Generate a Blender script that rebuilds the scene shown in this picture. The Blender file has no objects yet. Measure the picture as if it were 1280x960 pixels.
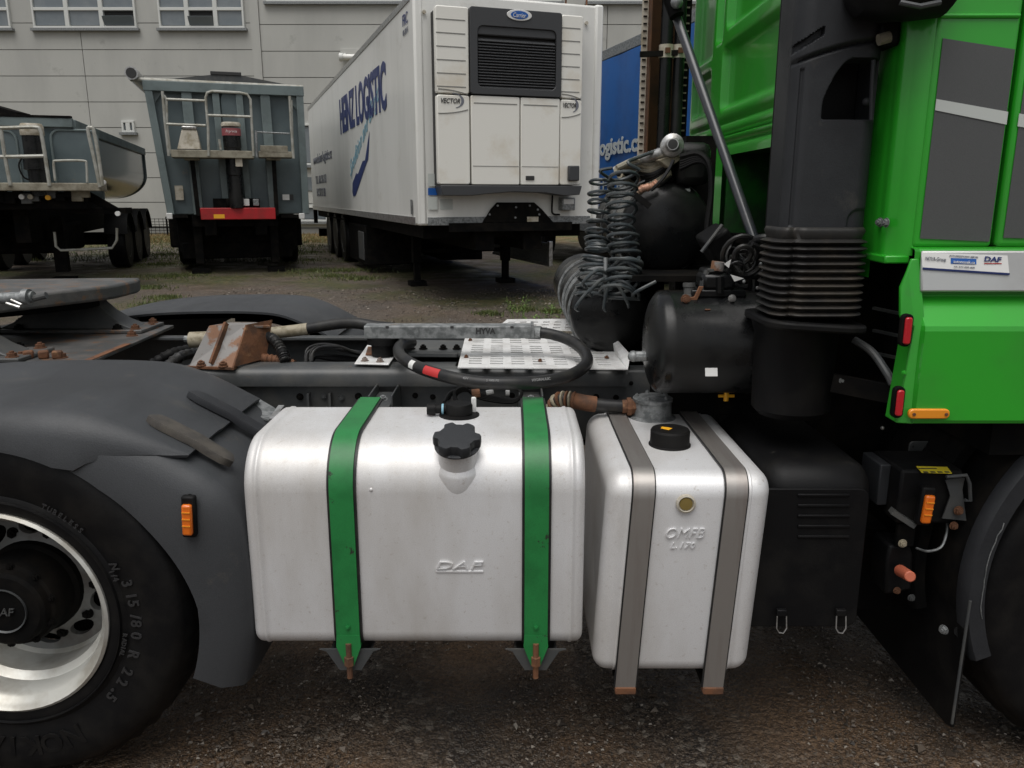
import bpy, bmesh, math, random
from math import sin, cos, tan, pi, radians, sqrt, atan2
from mathutils import Vector, Matrix
random.seed(7)
sc = bpy.context.scene
COL = sc.collection

# ------------------------------------------------------------------ camera
PITCH = radians(13.2); CH = 1.62; FPX = 1000.0
cam_d = bpy.data.cameras.new('camera'); cam = bpy.data.objects.new('camera', cam_d); COL.objects.link(cam)
cam.location = (0, 0, CH); cam.rotation_euler = (pi/2-PITCH, 0, 0)
cam_d.sensor_width = 36; cam_d.lens = 36*FPX/1280; cam_d.clip_start = .05; cam_d.clip_end = 2000
sc.camera = cam
# ------------------------------------------------------------------ sky (overcast), sun, exposure
SUN_EL, SUN_ROT = radians(70), radians(200)
w = bpy.data.worlds.new("World"); sc.world = w; w.use_nodes = True
nt = w.node_tree; bg = nt.nodes['Background']
sky = nt.nodes.new('ShaderNodeTexSky'); sky.sky_type = 'NISHITA'; sky.sun_disc = False
sky.sun_elevation = SUN_EL; sky.sun_rotation = SUN_ROT; sky.air_density = 1.0; sky.dust_density = 4.0; sky.ozone_density = 1.0
hs = nt.nodes.new('ShaderNodeHueSaturation'); hs.inputs['Saturation'].default_value = .16
nt.links.new(sky.outputs[0], hs.inputs['Color']); nt.links.new(hs.outputs[0], bg.inputs['Color'])
bg.inputs['Strength'].default_value = .075
sd = bpy.data.lights.new('sun', 'SUN'); sd.energy = 1.1; sd.angle = radians(55); sd.color = (1, .97, .93)
sun = bpy.data.objects.new('sun', sd); COL.objects.link(sun)
d = Vector((sin(SUN_ROT)*cos(SUN_EL), cos(SUN_ROT)*cos(SUN_EL), sin(SUN_EL)))
sun.rotation_euler = d.to_track_quat('Z', 'Y').to_euler(); sun.location = (0, 0, 30)
sc.view_settings.view_transform = 'Standard'; sc.view_settings.look = 'None'
sc.view_settings.exposure = 0.60; sc.view_settings.gamma = 1

# ------------------------------------------------------------------ where a sight line meets a plane
SP, CP = sin(PITCH), cos(PITCH)
def ray(px, py):
    v = (px-640)/FPX; u = (480-py)/FPX
    return Vector((v, CP+u*SP, -SP+u*CP))
def P(px, py, Y):
    r = ray(px, py); t = Y/r.y; return Vector((r.x*t, Y, CH+r.z*t))
def PX(px, py, X):
    r = ray(px, py); t = X/r.x; return Vector((X, r.y*t, CH+r.z*t))
def GZ(px, py, Z):
    r = ray(px, py); t = (Z-CH)/r.z; return Vector((r.x*t, r.y*t, Z))
GZ0 = .28
def gz(y, x=0):
    t = min(1, max(0, (y-5)/6)); return GZ0*t*t*(3-2*t)

# ------------------------------------------------------------------ mesh helpers
OFF = Vector((0, 0, 0))
class MB:
    def __init__(s): s.v = []; s.f = []
    def add(s, vs, fs):
        n = len(s.v); s.v += [Vector(p) for p in vs]; s.f += [tuple(i+n for i in f) for f in fs]; return s
    def box(s, a, b):
        (x0, y0, z0), (x1, y1, z1) = a, b
        x0, x1 = min(x0, x1), max(x0, x1); y0, y1 = min(y0, y1), max(y0, y1); z0, z1 = min(z0, z1), max(z0, z1)
        return s.add([(x0,y0,z0),(x1,y0,z0),(x1,y1,z0),(x0,y1,z0),(x0,y0,z1),(x1,y0,z1),(x1,y1,z1),(x0,y1,z1)],
                     [(0,3,2,1),(4,5,6,7),(0,1,5,4),(1,2,6,5),(2,3,7,6),(3,0,4,7)])
    def obox(s, c, size, R=None):
        c = Vector(c); h = Vector(size)/2; R = R or Matrix.Identity(3); n = len(s.v)
        s.box(-h, h); 
        for i in range(n, len(s.v)): s.v[i] = c + R @ s.v[i]
        return s
    def beam(s, a, b, wd, ht, up=(0,0,1)):
        a, b = Vector(a), Vector(b); d = (b-a); L = d.length; d = d/L; r = d.cross(Vector(up))
        if r.length < 1e-4: r = Vector((1,0,0))
        r.normalize(); u = r.cross(d); R = Matrix((r, d, u)).transposed()
        return s.obox((a+b)/2, (wd, L, ht), R)
    def loft(s, rings, cap=True, closed=True):
        n = len(rings[0]); vs = []; fs = []
        for r in rings: vs += list(r)
        for i in range(len(rings)-1):
            for j in range(n if closed else n-1):
                k = (j+1) % n
                fs.append((i*n+j, i*n+k, (i+1)*n+k, (i+1)*n+j))
        if cap and closed:
            fs.append(tuple(reversed(range(n)))); m = (len(rings)-1)*n; fs.append(tuple(range(m, m+n)))
        return s.add(vs, fs)
    def cyl(s, a, b, r, r2=None, n=16):
        a, b = Vector(a), Vector(b); r2 = r if r2 is None else r2
        return s.loft([circ(a, b-a, r, n), circ(b, b-a, r2, n)])
    def lathe(s, o, ax, prof, n=32, cap=True):
        o = Vector(o); ax = Vector(ax).normalized()
        return s.loft([circ(o+ax*h, ax, max(r, 1e-4), n) for (r, h) in prof], cap=cap)
    def tube(s, pts, r, n=8, rad=None):
        pts = [Vector(p) for p in pts]; rings = []; m = len(pts)
        t0 = (pts[1]-pts[0]).normalized(); u = t0.orthogonal().normalized()
        for i, p in enumerate(pts):
            t = (pts[min(i+1, m-1)]-pts[max(i-1, 0)]).normalized()
            u = (u - t*u.dot(t)).normalized(); v = t.cross(u)
            rr = rad(i/(m-1)) if rad else r
            rings.append([p+(u*cos(2*pi*k/n)+v*sin(2*pi*k/n))*rr for k in range(n)])
        return s.loft(rings)
    def prism(s, poly, d):
        d = Vector(d); a = [Vector(p) for p in poly]; return s.loft([a, [p+d for p in a]])
    def grid(s, u0, u1, nu, v0, v1, nv, fn, keep=None):
        vs = []; fs = []
        for j in range(nv+1):
            for i in range(nu+1): vs.append(fn(u0+(u1-u0)*i/nu, v0+(v1-v0)*j/nv))
        for j in range(nv):
            for i in range(nu):
                if keep and not keep(u0+(u1-u0)*(i+.5)/nu, v0+(v1-v0)*(j+.5)/nv): continue
                a = j*(nu+1)+i; fs.append((a, a+1, a+nu+2, a+nu+1))
        return s.add(vs, fs)
    def sphere(s, c, r, n=16, m=8):
        c = Vector(c); r = Vector(r) if hasattr(r, '__len__') else Vector((r, r, r)); rings = []
        for i in range(m+1):
            a = -pi/2+pi*i/m; q = max(cos(a), .01)
            rings.append([c+Vector((cos(2*pi*k/n)*q*r.x, sin(2*pi*k/n)*q*r.y, sin(a)*r.z)) for k in range(n)])
        return s.loft(rings)
    def build(s, name, m, parent=None, bevel=0, ang=35, seg=2, solid=0, recalc=True, kind=None, label=None, off=None):
        o0 = OFF if off is None else Vector(off)
        me = bpy.data.meshes.new(name); me.from_pydata([p-o0 for p in s.v], [], s.f); me.update()
        if recalc:
            bm = bmesh.new(); bm.from_mesh(me); bmesh.ops.recalc_face_normals(bm, faces=bm.faces); bm.to_mesh(me); bm.free()
        me.materials.append(m); me.shade_smooth(); me.set_sharp_from_angle(angle=radians(ang))
        o = bpy.data.objects.new(name, me); COL.objects.link(o)
        if parent: o.parent = parent
        if solid:
            me.shade_flat()
            q = o.modifiers.new('solid', 'SOLIDIFY'); q.thickness = solid; q.offset = -1
        if bevel:
            q = o.modifiers.new('bevel', 'BEVEL'); q.width = bevel; q.segments = seg; q.limit_method = 'ANGLE'; q.angle_limit = radians(32)
            q.harden_normals = False
        if kind: o['kind'] = kind
        if label: o['label'] = label
        return o
def circ(c, ax, r, n):
    c = Vector(c); ax = Vector(ax).normalized()
    u = ax.cross(Vector((0, 0, 1))) if abs(ax.z) < .95 else ax.cross(Vector((1, 0, 0)))
    u.normalize(); v = ax.cross(u)
    return [c+(u*cos(2*pi*k/n)+v*sin(2*pi*k/n))*r for k in range(n)]
def smooth(pts, k=8):
    pts = [Vector(p) for p in pts]; P_ = [2*pts[0]-pts[1]]+pts+[2*pts[-1]-pts[-2]]; out = []
    for i in range(1, len(P_)-2):
        for j in range(k):
            t = j/k; a, b, c, d = P_[i-1:i+3]
            out.append(.5*((2*b)+(c-a)*t+(2*a-5*b+4*c-d)*t*t+(-a+3*b-3*c+d)*t**3))
    out.append(pts[-1]); return out
def thing(name, label, cat, loc=(0,0,0), rz=0, group=None):
    o = bpy.data.objects.new(name, None); COL.objects.link(o); o.location = loc; o.rotation_euler = (0, 0, rz)
    o.empty_display_size = .3; o['label'] = label; o['category'] = cat
    if group: o['group'] = group
    return o
def tag(o, label, cat, group=None):
    o['label'] = label; o['category'] = cat
    if group: o['group'] = group
    return o
def inst(src, loc, parent, rot=None, scale=None, name=None):
    """a further part of the same kind, sharing the mesh of src"""
    o = src.copy(); COL.objects.link(o); o.parent = parent; o.location = Vector(loc)
    if rot is not None: o.rotation_euler = rot
    if scale is not None: o.scale = scale if hasattr(scale, '__len__') else (scale,)*3
    return o
def text_mb(s, origin, xd, yd, width=None, height=None, depth=.002, shear=0, bold=0, mb=None, size=None, spacing=1):
    """raised or printed lettering: origin = lower left, fitted into width x height"""
    cu = bpy.data.curves.new('t', 'FONT'); cu.body = s; cu.extrude = .5; cu.shear = shear; cu.offset = bold; cu.resolution_u = 3
    cu.space_character = spacing
    ob = bpy.data.objects.new('t', cu); COL.objects.link(ob)
    bpy.context.view_layer.update()
    me = bpy.data.meshes.new_from_object(ob.evaluated_get(bpy.context.evaluated_depsgraph_get()))
    bpy.data.objects.remove(ob); vs = [v.co.copy() for v in me.vertices]; fs = [tuple(p.vertices) for p in me.polygons]
    bpy.data.meshes.remove(me); bpy.data.curves.remove(cu)
    x0 = min(v.x for v in vs); x1 = max(v.x for v in vs); y0 = min(v.y for v in vs); y1 = max(v.y for v in vs)
    sy = (height/(y1-y0)) if height else width/(x1-x0)
    sx = (width/(x1-x0)) if width else sy
    xd = Vector(xd).normalized(); yd = Vector(yd).normalized(); nd = xd.cross(yd); o = Vector(origin)
    mb = mb or MB()
    mb.add([o+xd*((v.x-x0)*sx)+yd*((v.y-y0)*sy)+nd*(v.z+.5)*depth for v in vs], fs)
    return mb
def rrect(a0, a1, b0, b1, r, n=6, ins=0):
    """rounded rectangle as (a,b) pairs; r = radius at (a0b0, a1b0, a1b1, a0b1)"""
    if not hasattr(r, '__len__'): r = (r,)*4
    a0 += ins; a1 -= ins; b0 += ins; b1 -= ins; r = [max(q-ins, .003) for q in r]; o = []
    for (ca, cb, q, st) in ((a0+r[0], b0+r[0], r[0], pi), (a1-r[1], b0+r[1], r[1], 1.5*pi), (a1-r[2], b1-r[2], r[2], 0), (a0+r[3], b1-r[3], r[3], .5*pi)):
        for k in range(n+1):
            t = st+pi/2*k/n; o.append((ca+q*cos(t), cb+q*sin(t)))
    return o

# ------------------------------------------------------------------ materials
def mat(name, col, rough=.5, metal=0, col2=None, ns=6, lo=.45, hi=.62, bump=0, bs=80, coat=0, r2=None, spec=.5,
        col3=None, ns3=30, lo3=.6, hi3=.68, stretch=None, emit=0, trans=0, grain=0):
    m = bpy.data.materials.new(name); m.use_nodes = True; t = m.node_tree; N = t.nodes; L = t.links; b = N['Principled BSDF']
    c4 = lambda c: (c[0], c[1], c[2], 1)
    b.inputs['Base Color'].default_value = c4(col); b.inputs['Roughness'].default_value = rough; b.inputs['Metallic'].default_value = metal
    b.inputs['Coat Weight'].default_value = coat; b.inputs['Coat Roughness'].default_value = .08; b.inputs['Specular IOR Level'].default_value = spec
    if trans: b.inputs['Transmission Weight'].default_value = trans
    if emit: b.inputs['Emission Color'].default_value = c4(col); b.inputs['Emission Strength'].default_value = emit
    tc = N.new('ShaderNodeTexCoord'); vec = tc.outputs['Object']
    if stretch:
        mp = N.new('ShaderNodeMapping'); mp.inputs['Scale'].default_value = stretch; L.new(vec, mp.inputs[0]); svec = mp.outputs[0]
    else: svec = vec
    def noise(s, v, det=6, ro=.6):
        n = N.new('ShaderNodeTexNoise'); n.inputs['Scale'].default_value = s; n.inputs['Detail'].default_value = det
        n.inputs['Roughness'].default_value = ro; L.new(v, n.inputs['Vector']); return n.outputs[0]
    def rng(o, a, b_, c=0, d_=1):
        r = N.new('ShaderNodeMapRange'); r.inputs[1].default_value = a; r.inputs[2].default_value = b_; r.inputs[3].default_value = c; r.inputs[4].default_value = d_
        L.new(o, r.inputs[0]); return r.outputs[0]
    cur = None
    if col2:
        f = rng(noise(ns, svec), lo, hi); mx = N.new('ShaderNodeMix'); mx.data_type = 'RGBA'; L.new(f, mx.inputs[0])
        mx.inputs[6].default_value = c4(col); mx.inputs[7].default_value = c4(col2); cur = mx.outputs[2]
        if r2 is not None: L.new(rng(f, 0, 1, rough, r2), b.inputs['Roughness'])
    if col3:
        f = rng(noise(ns3, vec, 8, .7), lo3, hi3); mx = N.new('ShaderNodeMix'); mx.data_type = 'RGBA'; L.new(f, mx.inputs[0])
        if cur: L.new(cur, mx.inputs[6])
        else: mx.inputs[6].default_value = c4(col)
        mx.inputs[7].default_value = c4(col3); cur = mx.outputs[2]
    if grain:
        f = rng(noise(420, vec, 2), .3, .7, 1-grain, 1+grain); mx = N.new('ShaderNodeMix'); mx.data_type = 'RGBA'; mx.blend_type = 'MULTIPLY'
        mx.inputs[0].default_value = 1
        if cur: L.new(cur, mx.inputs[6])
        else: mx.inputs[6].default_value = c4(col)
        L.new(f, mx.inputs[7]); cur = mx.outputs[2]
    if cur: L.new(cur, b.inputs['Base Color'])
    if bump:
        bp = N.new('ShaderNodeBump'); bp.inputs['Strength'].default_value = bump; bp.inputs['Distance'].default_value = .004
        L.new(noise(bs, vec), bp.inputs['Height']); L.new(bp.outputs[0], b.inputs['Normal'])
    m.diffuse_color = c4(col)
    return m
M = dict(
 green=mat('green_cab_paint', (.026,.37,.022), .30, coat=.45, col2=(.030,.32,.024), ns=3, bump=.03, bs=9, r2=.38, col3=(.05,.26,.045), ns3=7, lo3=.62, hi3=.8),
 green_d=mat('darker_cab_green', (.012,.16,.014), .5, col2=(.02,.06,.02), ns=5),  # darker copy of the cab green for surfaces inside the arch
 strap=mat('green_strap_paint', (.018,.20,.05), .42, col2=(.014,.16,.04), ns=10, col3=(.025,.032,.022), ns3=24, lo3=.625, hi3=.66, grain=.1),
 alu=mat('tank_aluminium', (.76,.76,.765), .46, metal=.34, col2=(.60,.58,.555), ns=5, lo=.40, hi=.70, r2=.5, stretch=(1,.5,.35), bump=.12, bs=11, col3=(.50,.46,.42), ns3=60, lo3=.58, hi3=.74, grain=.09),
 alu2=mat('stamped_aluminium', (.84,.84,.83), .42, metal=.2, col2=(.70,.69,.67), ns=14, col3=(.4,.33,.27), ns3=40, lo3=.68, hi3=.8, grain=.1),
 steel=mat('brushed_steel_strap', (.36,.34,.32), .42, metal=.7, col2=(.31,.28,.26), ns=2, stretch=(14,1,1), bump=.1, bs=60),
 galv=mat('galvanised_steel', (.30,.31,.31), .5, metal=.5, col2=(.15,.16,.16), ns=38, lo=.42, hi=.6, col3=(.22,.17,.12), ns3=9, lo3=.64, hi3=.72, grain=.1),
 bright=mat('zinc_plated_metal', (.55,.55,.54), .33, metal=.8, col2=(.32,.31,.29), ns=30),
 plastic=mat('grey_black_plastic', (.028,.030,.033), .46, spec=.32, col2=(.020,.021,.024), ns=4, r2=.55, bump=.15, bs=240, col3=(.062,.058,.052), ns3=9, lo3=.60, hi3=.8, grain=.12),
 fender=mat('weathered_mudguard_plastic', (.048,.051,.055), .5, spec=.4, col2=(.036,.038,.041), ns=3, r2=.6, bump=.18, bs=240, col3=(.095,.088,.075), ns3=7, lo3=.60, hi3=.82, grain=.14, stretch=(1,.4,1)),
 scuffed=mat('scuffed_black_plastic', (.0055,.0055,.006), .5, spec=.2, col2=(.010,.0095,.009), ns=7, col3=(.06,.055,.048), ns3=16, lo3=.62, hi3=.76, bump=.12, bs=160),
 strapbrown=mat('worn_brown_plastic', (.085,.075,.062), .6, col2=(.05,.045,.04), ns=14, bump=.2, bs=90, grain=.15),
 black=mat('black_plastic', (.0055,.0055,.006), .5, spec=.16, col2=(.010,.0095,.009), ns=7, r2=.6, bump=.12, bs=160),
 tank_blk=mat('black_tank_paint', (.007,.0075,.008), .24, spec=.32, col2=(.014,.014,.0135), col3=(.05,.046,.04), ns3=12, lo3=.62, hi3=.85, ns=5, r2=.5, bump=.05, bs=40),
 chassis=mat('chassis_grey_paint', (.058,.062,.064), .42, col2=(.082,.082,.078), ns=9, col3=(.16,.10,.06), ns3=22, lo3=.66, hi3=.72, bump=.1, bs=60, grain=.1),
 dark=mat('dirty_chassis_black', (.0055,.0055,.0055), .75, spec=.06, col2=(.012,.0105,.009), ns=8, bump=.2, bs=60),
 rubber=mat('tyre_rubber', (.0055,.0055,.006), .48, spec=.2, col2=(.011,.0105,.010), ns=9, bump=.12, bs=150, grain=.15),
 rubber_d=mat('hose_rubber', (.016,.016,.017), .42, spec=.35, col2=(.028,.027,.025), ns=18, bump=.1, bs=90),
 letter=mat('tyre_letter_rubber', (.026,.026,.027), .5, spec=.5), deckplate=mat('greasy_steel_plate', (.075,.077,.076), .5, metal=.2, col2=(.12,.115,.11), ns=9, lo=.42, hi=.58, col3=(.17,.10,.06), ns3=13, lo3=.54, hi3=.62, bump=.3, bs=50, grain=.15),
 hosegrey=mat('grey_coil_hose', (.042,.052,.057), .35, col2=(.075,.082,.08), ns=20),
 rust=mat('rust', (.165,.070,.032), .8, col2=(.085,.042,.024), ns=16, bump=.5, bs=60, col3=(.25,.13,.065), ns3=30),
 stay=mat('dark_stay_paint', (.028,.031,.038), .28, spec=.6, col2=(.04,.042,.046), ns=12), fadedred=mat('faded_red_band', (.36,.10,.11), .5),
 rustgrey=mat('rusty_grey_paint', (.23,.22,.21), .6, col2=(.21,.10,.05), ns=9, lo=.50, hi=.56, bump=.3, bs=50, col3=(.10,.05,.03), ns3=30),
 rim=mat('painted_wheel_rim', (.62,.62,.58), .33, metal=.35, col2=(.42,.40,.35), ns=6, bump=.06, bs=40),
 rimdark=mat('wheel_disc_paint', (.20,.205,.20), .5, metal=.2, col2=(.12,.11,.10), ns=7),
 orange=mat('orange_lens', (.75,.16,.01), .18, coat=.6), orange_r=mat('orange_reflector', (.85,.30,.02), .25, coat=.5),
 red=mat('red_lens', (.48,.012,.02), .18, coat=.6), yellow=mat('yellow_sticker', (.75,.60,.03), .5), ocher=mat('yellow_cap_arrow', (.85,.42,.02), .5),
 salmon=mat('faded_red_plastic', (.50,.13,.07), .5), silver=mat('silver_side_paint', (.50,.51,.50), .35, metal=.45, col2=(.44,.44,.43), ns=3),
 film=mat('grey_vinyl_film', (.085,.088,.088), .5, bump=.05, bs=150, grain=.08), white=mat('white_sticker', (.72,.72,.70), .4), whitefilm=mat('white_vinyl_film', (.55,.58,.55), .45),
 navy=mat('navy_print', (.02,.035,.14), .45), blue=mat('blue_print', (.012,.10,.38), .4), lblue=mat('light_blue_print', (.22,.42,.52), .45), greyprint=mat('grey_print', (.16,.17,.2), .5), hoseprint=mat('worn_hose_print', (.20,.20,.20), .6), redprint=mat('red_print', (.5,.03,.03), .5),
 reefer=mat('reefer_white', (.80,.80,.76), .32, coat=.2, col2=(.73,.73,.69), ns=1.6, stretch=(1,1,.25), col3=(.58,.56,.50), ns3=1.6, lo3=.58, hi3=.75, bump=.02, bs=3),
 unit=mat('cooling_unit_white', (.80,.79,.73), .4, col2=(.64,.58,.47), ns=2.2, lo=.52, hi=.78),
 unitgrey=mat('cooling_unit_grey', (.045,.047,.05), .5), seam=mat('dark_seam', (.03,.03,.03), .7),
 curtain=mat('blue_tarpaulin', (.005,.105,.36), .45, col2=(.005,.085,.30), ns=2, bump=.3, bs=3),
 teal=mat('blue_grey_tipper_paint', (.102,.134,.142), .42, col2=(.080,.108,.116), ns=2, col3=(.17,.15,.12), ns3=5, lo3=.62, hi3=.75, bump=.05, bs=9),
 teal_g=mat('polished_tipper_paint', (.08,.108,.116), .22, coat=.4, col2=(.064,.09,.097), ns=2, col3=(.16,.14,.12), ns3=4, lo3=.6, hi3=.75),
 teal_l=mat('pale_tipper_paint', (.15,.188,.188), .45, col2=(.11,.138,.138), ns=3),
 tred=mat('red_chassis_paint', (.42,.015,.02), .4, col2=(.30,.02,.02), ns=5), rail=mat('pale_handrail', (.42,.42,.38), .45, metal=.3, col2=(.28,.27,.22), ns=6),
 walk=mat('dirty_walkway', (.28,.26,.20), .7, col2=(.16,.14,.10), ns=6, grain=.2),
 panel=mat('concrete_panel', (.45,.45,.42), .8, col2=(.40,.40,.375), ns=.6, bump=.1, bs=30, col3=(.25,.25,.23), ns3=1.3, lo3=.6, hi3=.8, stretch=(1,1,.3)),
 joint=mat('panel_joint', (.24,.24,.225), .9), winf=mat('window_frame_white', (.62,.63,.60), .45), glass=mat('window_glass', (.14,.165,.18), .12, spec=.8, col2=(.19,.21,.22), ns=.8),
 cream=mat('dirty_cream_plate', (.50,.46,.38), .6, col2=(.32,.28,.20), ns=12, bump=.2), brown=mat('brown_heat_shield', (.12,.05,.022), .6, metal=.3, col2=(.06,.03,.018), ns=5),
 copper=mat('copper_tape', (.50,.27,.18), .5, metal=.3, col2=(.30,.22,.16), ns=30), sand=mat('wrapped_hose', (.34,.30,.22), .65, col2=(.20,.17,.11), ns=40),
 stone=None)

def ground_mat():
    m = bpy.data.materials.new('wet_gravel'); m.use_nodes = True; t = m.node_tree; N = t.nodes; L = t.links; b = N['Principled BSDF']
    tc = N.new('ShaderNodeTexCoord'); v = tc.outputs['Object']
    def noise(s, det=6, ro=.6):
        n = N.new('ShaderNodeTexNoise'); n.inputs['Scale'].default_value = s; n.inputs['Detail'].default_value = det; n.inputs['Roughness'].default_value = ro; L.new(v, n.inputs['Vector']); return n.outputs[0]
    def rng(o, a, b_, c=0, d_=1):
        r = N.new('ShaderNodeMapRange'); r.inputs[1].default_value = a; r.inputs[2].default_value = b_; r.inputs[3].default_value = c; r.inputs[4].default_value = d_; L.new(o, r.inputs[0]); return r.outputs[0]
    def mix(f, a, c, mode='MIX'):
        x = N.new('ShaderNodeMix'); x.data_type = 'RGBA'; x.blend_type = mode
        if hasattr(f, 'links'): L.new(f, x.inputs[0])
        else: x.inputs[0].default_value = f
        for q, k in ((a, 6), (c, 7)):
            if isinstance(q, tuple): x.inputs[k].default_value = (*q, 1)
            else: L.new(q, x.inputs[k])
        return x.outputs[2]
    vo = N.new('ShaderNodeTexVoronoi'); vo.inputs['Scale'].default_value = 130; L.new(v, vo.inputs['Vector'])
    v2 = N.new('ShaderNodeTexVoronoi'); v2.inputs['Scale'].default_value = 48; L.new(v, v2.inputs['Vector'])
    sx = N.new('ShaderNodeSeparateColor'); L.new(vo.outputs['Color'], sx.inputs[0])
    sx2 = N.new('ShaderNodeSeparateColor'); L.new(v2.outputs['Color'], sx2.inputs[0])
    c = mix(rng(sx.outputs[0], .2, 1), (.018,.012,.008), (.095,.070,.048))
    c = mix(rng(sx2.outputs[1], .86, .95), c, (.15,.13,.105))
    c = mix(rng(noise(1.4), .42, .58), c, mix(rng(sx.outputs[1], 0, 1), (.050,.028,.014), (.135,.084,.046)))
    c = mix(rng(noise(.8), .50, .62, 0, .8), c, (.017,.013,.010))
    sp0 = N.new('ShaderNodeSeparateXYZ'); L.new(v, sp0.inputs[0]); yard_pale = rng(sp0.outputs[1], 4.6, 6.5, 0, .55)  # lighter gravel mixed in with distance, past the truck
    c = mix(yard_pale, c, mix(rng(sx.outputs[2], .1, .95), (.055,.043,.033), (.20,.17,.14)))
    # moss and low growth, only past the truck
    sp = N.new('ShaderNodeSeparateXYZ'); L.new(v, sp.inputs[0])
    far = rng(sp.outputs[1], 6.5, 10)
    gm = N.new('ShaderNodeMath'); gm.operation = 'MULTIPLY'; L.new(far, gm.inputs[0]); L.new(rng(noise(.45), .47, .60), gm.inputs[1])
    c = mix(gm.outputs[0], c, mix(rng(noise(14), .4, .6), (.035,.05,.014), (.10,.085,.03)))
    far2 = rng(sp.outputs[1], 21, 26); c = mix(far2, c, mix(rng(noise(2), .4, .6), (.20,.125,.05), (.09,.10,.03)))
    L.new(c, b.inputs['Base Color']); L.new(rng(noise(2.5), .4, .65, .38, .85), b.inputs['Roughness'])
    bp = N.new('ShaderNodeBump'); bp.inputs['Strength'].default_value = .9; bp.inputs['Distance'].default_value = .006
    hm = N.new('ShaderNodeMath'); hm.operation = 'ADD'; L.new(rng(vo.outputs['Distance'], 0, .6, 1, 0), hm.inputs[0]); L.new(rng(v2.outputs['Distance'], 0, .6, 1.4, 0), hm.inputs[1])
    L.new(hm.outputs[0], bp.inputs['Height']); L.new(bp.outputs[0], b.inputs['Normal'])
    return m
M['ground'] = ground_mat()
def stone_mat():
    m = bpy.data.materials.new('loose_stone'); m.use_nodes = True; t = m.node_tree; N = t.nodes; L = t.links; b = N['Principled BSDF']
    g = N.new('ShaderNodeNewGeometry'); r = N.new('ShaderNodeValToRGB'); L.new(g.outputs['Random Per Island'], r.inputs[0])
    e = r.color_ramp.elements; e[0].color = (.020,.016,.012,1); e[1].color = (.30,.27,.23,1); e[1].position = 1
    q = e.new(.5); q.color = (.06,.042,.028,1); q = e.new(.86); q.color = (.14,.112,.085,1)
    L.new(r.outputs[0], b.inputs['Base Color']); b.inputs['Roughness'].default_value = .55
    return m
M['stone'] = stone_mat()
def leaf_mat(name, a, b2):
    m = bpy.data.materials.new(name); m.use_nodes = True; t = m.node_tree; N = t.nodes; L = t.links; b = N['Principled BSDF']
    g = N.new('ShaderNodeNewGeometry'); r = N.new('ShaderNodeValToRGB'); L.new(g.outputs['Random Per Island'], r.inputs[0])
    r.color_ramp.elements[0].color = (*a, 1); r.color_ramp.elements[1].color = (*b2, 1)
    L.new(r.outputs[0], b.inputs['Base Color']); b.inputs['Roughness'].default_value = .6
    return m
M['grass'] = leaf_mat('grass_blades', (.04,.07,.015), (.13,.14,.04)); M['drygrass'] = leaf_mat('dry_grass_blades', (.14,.09,.03), (.22,.16,.06)); M['weed'] = leaf_mat('weed_leaves', (.06,.11,.02), (.14,.22,.05))

# ================================================================== GROUND
def build_ground():
    ys = [-60, -20, -6, -2, 0]+[.25*i for i in range(1, 49)]+[13, 15, 18, 22, 27, 30, 40, 80, 300]
    xs = [-300, -80, -30, -15]+[-10+.5*i for i in range(0, 41)]+[15, 30, 80, 300]
    mb = MB(); n = len(xs)
    for y in ys:
        for x in xs:
            z = gz(y)+(.012*sin(3.1*x+1.7*y)+.010*sin(7.3*x-2.9*y) if abs(x) < 10 and 0 < y < 12 else 0)-.01
            mb.v.append(Vector((x, y, z)))
    for j in range(len(ys)-1):
        for i in range(n-1): a = j*n+i; mb.f.append((a, a+1, a+n+1, a+n))
    mb.build('ground', M['ground'], kind='structure', ang=180, recalc=False)
build_ground()
def stones(name, n, region, size, seed):
    R = random.Random(seed); mb = MB()
    T = [(1,0,0),(-.5,.85,0),(-.5,-.85,0),(.45,.2,.62),(-.3,-.25,.7)]
    F = [(0,1,3),(1,2,4),(1,4,3),(2,0,3),(2,3,4)]
    for _ in range(n):
        x, y = region(R); s = size(R); a = R.random()*6.28; q = R.uniform(.6, 1.1); h = R.uniform(.5, 1)
        ca, sa = cos(a), sin(a); z = gz(y)-.012+(.012*sin(3.1*x+1.7*y)+.010*sin(7.3*x-2.9*y) if abs(x) < 10 and 0 < y < 12 else 0)
        vs = []
        for (p, r, t) in T:
            p *= R.uniform(.8, 1.2); r *= q*R.uniform(.8, 1.2); vs.append((x+s*(p*ca-r*sa), y+s*(p*sa+r*ca), z+s*t*h+.003))
        mb.add(vs, F)
    mb.build(name, M['stone'], kind='stuff', ang=20, recalc=False)
stones('loose_gravel', 26000, lambda R: (R.uniform(-1.3, 1.7), 1.9+1.7*R.random()**1.3), lambda R: .0024+.0075*R.random()**3.2, 3)
stones('scattered_pebbles', 420, lambda R: (R.uniform(-1.1, 1.5), 1.9+1.1*R.random()**1.4), lambda R: .006+.016*R.random()**2.2, 5)
stones('yard_gravel', 14000, lambda R: (R.uniform(-4.2, 1.6), 5.0+7*R.random()**1.4), lambda R: .007+.016*R.random()**2.5, 4)

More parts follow.
